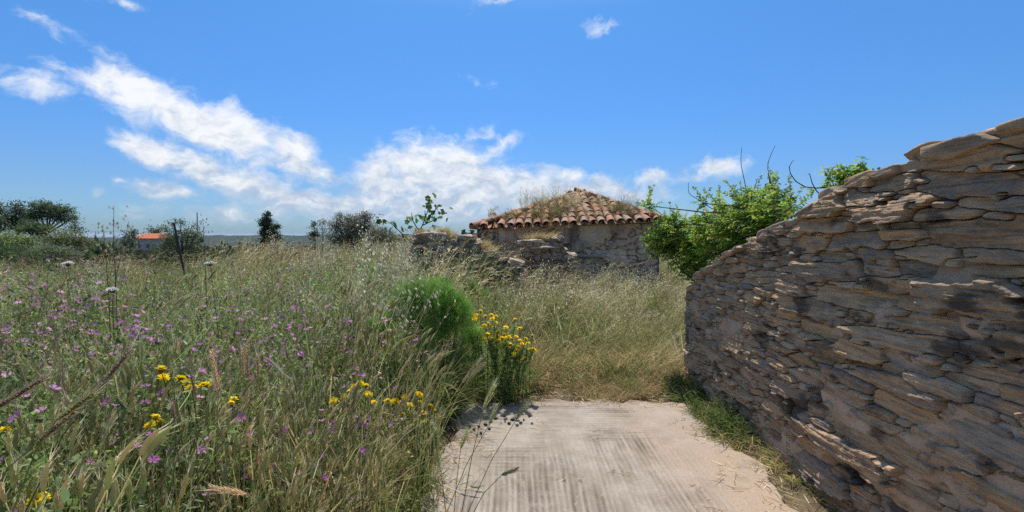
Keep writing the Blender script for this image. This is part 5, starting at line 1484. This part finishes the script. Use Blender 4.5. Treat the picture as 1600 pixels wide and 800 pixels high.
umbels()

def big_stalks():
    """single large ears near the camera: (label, root px, ear base px, ear tip px, distance, ear thickness, colour)"""
    r = random.Random(97)
    T = (.60, .43, .24); G = (.36, .38, .15); BN = (.34, .26, .17)
    data = [
      ('tan barley ear beside the daisy row, tallest of its group', (338, 800), (341, 610), (331, 549), 1.45, .0085, T), ('tan barley ear, left one of the close pair', (372, 800), (381, 588), (379, 543), 1.6, .007, T),
      ('tan barley ear, right one of the close pair', (380, 800), (388, 588), (386, 545), 1.6, .007, T), ('tan barley ear standing right of the close pair', (408, 800), (404, 588), (402, 553), 1.6, .007, T),
      ('tan barley ear left of the tallest ear', (310, 800), (305, 615), (295, 560), 1.5, .008, (.33, .27, .15)), ('pinkish barley ear by the lowest daisies', (285, 800), (273, 655), (270, 628), 1.5, .008, (.36, .22, .17)),
      ('green barley ear standing alone on the left of the concrete', (700, 830), (682, 700), (680, 668), 1.5, .009, G), ('green barley ear crossing the near left edge of the concrete', (706, 840), (720, 700), (731, 672), 1.6, .009, G),
      ('green barley ear high over the left edge of the concrete', (716, 830), (755, 640), (772, 602), 1.7, .0095, G), ('barley ear silhouetted over the dark pebbles', (690, 820), (764, 664), (776, 632), 1.75, .008, G),
      ('barley ear leaning right above the concrete', (722, 820), (807, 655), (823, 632), 1.8, .008, G), ('dropped barley ear hanging low over the concrete', (724, 830), (784, 742), (808, 733), 1.7, .009, (.24, .24, .12)),
      ('long barley ear leaning right before the fennel foot', (640, 800), (722, 598), (752, 560), 2.0, .008, (.35, .29, .15)),
      ('brown barley ear sweeping across the left meadow', (40, 800), (150, 612), (205, 545), 1.15, .0085, BN), ('dark brown barley ear lowest of the sweeping stalks', (-40, 820), (60, 690), (120, 640), 1.1, .009, BN),
      ('olive barley ear arching over the left daisies', (20, 800), (90, 655), (150, 612), 1.05, .009, (.30, .28, .12)), ('brown barley ear at the left edge of the meadow', (-60, 760), (-10, 640), (70, 590), 1.1, .009, BN),
      ('tan barley ear flattened in the bottom left of the meadow', (420, 830), (385, 772), (330, 762), 1.3, .009, T), ('pale oat like ear bent right above the mallows', (440, 800), (418, 560), (441, 583), 1.7, .006, (.55, .5, .36)),
      ('green foxtail ear bent over left of the daisies', (200, 800), (182, 622), (198, 642), 1.4, .008, (.20, .26, .10))]
    for lab, a, e0, e1, Y, th, col in data:
        A = at(a[0], a[1], Y + .05); p, q = at(*e0, Y), at(*e1, Y)
        base = Vector((A.x, Y + .05, gz(A.x, Y + .05)))
        root = thing('barley_stalk', lab, 'grass', base, 0, 'single barley ears'); root['kind'] = 'thing'
        d = (q - p)
        m = MB(); m.tube([Vector(), (A - base) + Vector((0, 0, 0)), (A - base).lerp(p - base, .55) + Vector((0, 0, .03)), p - base], [.0020, .0018, .0014, .0011], lerp3(col, GREEN, .3), 5)
        blade(m, r, (A - base) * .6, (.5, .2, 1), .28, .004, jit(r, OLIVE), 1.2)
        link('stem', m.mesh('stem', M_PLANT, True), root)
        e = MB(); n = max(10, int(d.length / .0045)); dn = d.normalized(); s = side_of(r, dn); t = dn.cross(s)
        e.tube([p - base, p - base + d * .5, p - base + d * .98], [th * .35, th * .45, th * .15], col, 5)
        for k in range(n):                                  # overlapping grains with bristles
            f = k / n; c = p - base + d * f; w = th * (.55 + .6 * math.sin(math.pi * min(1, .12 + .8 * f)))
            for j in range(3):
                ang = j * 2.094 + k * .9; o = s * math.cos(ang) + t * math.sin(ang); g = (dn * 1.1 + o * .55).normalized(); x = g.cross(o).normalized(); cc = jit(r, col, .22)
                c1 = c + o * w * .25; L_ = th * 1.9
                e.poly([c1, c1 + g * L_ * .5 + x * th * .32, c1 + g * L_, c1 + g * L_ * .5 - x * th * .32], cc)
                if j == k % 3: e.poly([c1 + g * L_ * .8 - x * .0006, c1 + g * L_ * .8 + x * .0006, c1 + (dn * 1.3 + o * .4).normalized() * (.045 + r.uniform(0, .03))], lerp3(cc, CREAM, .4))
        link('ear', e.mesh('ear', M_PLANT), root)
    # thin oats standing up against the sky on the left
    for (lab, pts, Y) in (('tallest oat stalk crossing the skyline left of the red roof', [(182, 470), (180, 420), (177, 370), (178, 322)], 3.0), ('oat stalk leaning right beside the tallest skyline oat', [(176, 470), (184, 420), (196, 372), (201, 346)], 3.0), ('small oat stalk left of the tallest skyline oat', [(170, 460), (166, 410), (163, 375), (160, 355)], 3.2), ('thin oat stalk on the skyline right of the distant pole', [(322, 450), (320, 400), (318, 368), (317, 342)], 4.0)):
        base = Vector((at(*pts[0], Y).x, Y, gz(at(*pts[0], Y).x, Y)))
        root = thing('oat_stalk', lab, 'grass', base, 0, 'oats on the skyline'); root['kind'] = 'thing'
        m = MB(); P = [Vector()] + [at(a, b_, Y) - base for a, b_ in pts]
        m.tube(P, [.0028, .0024, .002, .0016, .001], (.16, .16, .09), 5); h = MB()
        for k in range(26):
            f = r.uniform(2.2, 4); i = min(3, int(f)); p = P[i].lerp(P[i + 1], f - i); e = p + Vector((r.uniform(-.045, .05), r.uniform(-.04, .04), r.uniform(0, .03)))
            m.poly([p, p + Vector((.001, 0, 0)), e], (.2, .18, .11)); d = Vector((r.uniform(-.4, .5), r.uniform(-.4, .4), -.8 if r.random() < .6 else .7)).normalized(); s = side_of(r, d)
            for sg in (-1, 1):
                d2 = (d + s * .2 * sg).normalized(); h.poly([e, e + d2 * .012 + s * .003, e + d2 * .027, e + d2 * .012 - s * .003], jit(r, (.30, .27, .17)))
        link('stem', m.mesh('stem', M_PLANT), root); link('panicle', h.mesh('panicle', M_PLANT), root, kind='stuff')
big_stalks()

# ------------------------------------------------------------------ small dark pebbles on the concrete
def pebbles():
    r = random.Random(99); ms = [rock_mesh('dark_pebble', (.034, .026, .014), 1400 + k, 3, .1, M_DARKPEB, 2.4) for k in range(4)]
    zone = [(788, 651), (800, 655), (795, 662), (812, 650), (820, 656), (806, 664), (776, 655), (784, 661), (826, 651), (768, 660), (760, 664), (748, 668), (742, 672), (752, 676), (736, 668), (765, 670), (815, 662), (790, 657), (830, 660), (744, 680)]
    for (px, py) in zone:
        c = Vector((0, 0, CAM_H)); d = at(px + r.uniform(-2, 2), py + r.uniform(-2, 2), 1) - c; t = (.036 - CAM_H) / d.z; p = c + d * t
        o = link('dark_pebble', r.choice(ms)); tag(o, 'dark flat pebble at the far left corner of the concrete', 'pebble', 'dark pebbles on the concrete', 'thing')
        o.location = p; k = r.uniform(.6, 1.25); o.scale = (k, k * r.uniform(.7, 1.1), k); o.rotation_euler = (0, 0, r.uniform(0, 6.28))
pebbles()

# ------------------------------------------------------------------ air
def haze():
    a, b_ = (-46000, -5400, -60), (46000, 40500, 24)
    v = [(x, y, z) for x in (a[0], b_[0]) for y in (a[1], b_[1]) for z in (a[2], b_[2])]
    m = bpy.data.materials.new('air'); m.use_nodes = True; nt = m.node_tree; nt.nodes.clear()
    o = nt.nodes.new('ShaderNodeOutputMaterial'); p = nt.nodes.new('ShaderNodeVolumePrincipled')
    p.inputs['Color'].default_value = (.72, .86, 1.0, 1); p.inputs['Density'].default_value = .00007; p.inputs['Anisotropy'].default_value = 0
    nt.links.new(p.outputs[0], o.inputs['Volume'])
    ob = link('haze', mesh_np('haze', v, [(0, 1, 3, 2), (4, 6, 7, 5), (0, 4, 5, 1), (2, 3, 7, 6), (0, 2, 6, 4), (1, 5, 7, 3)], m), kind='stuff')
haze()
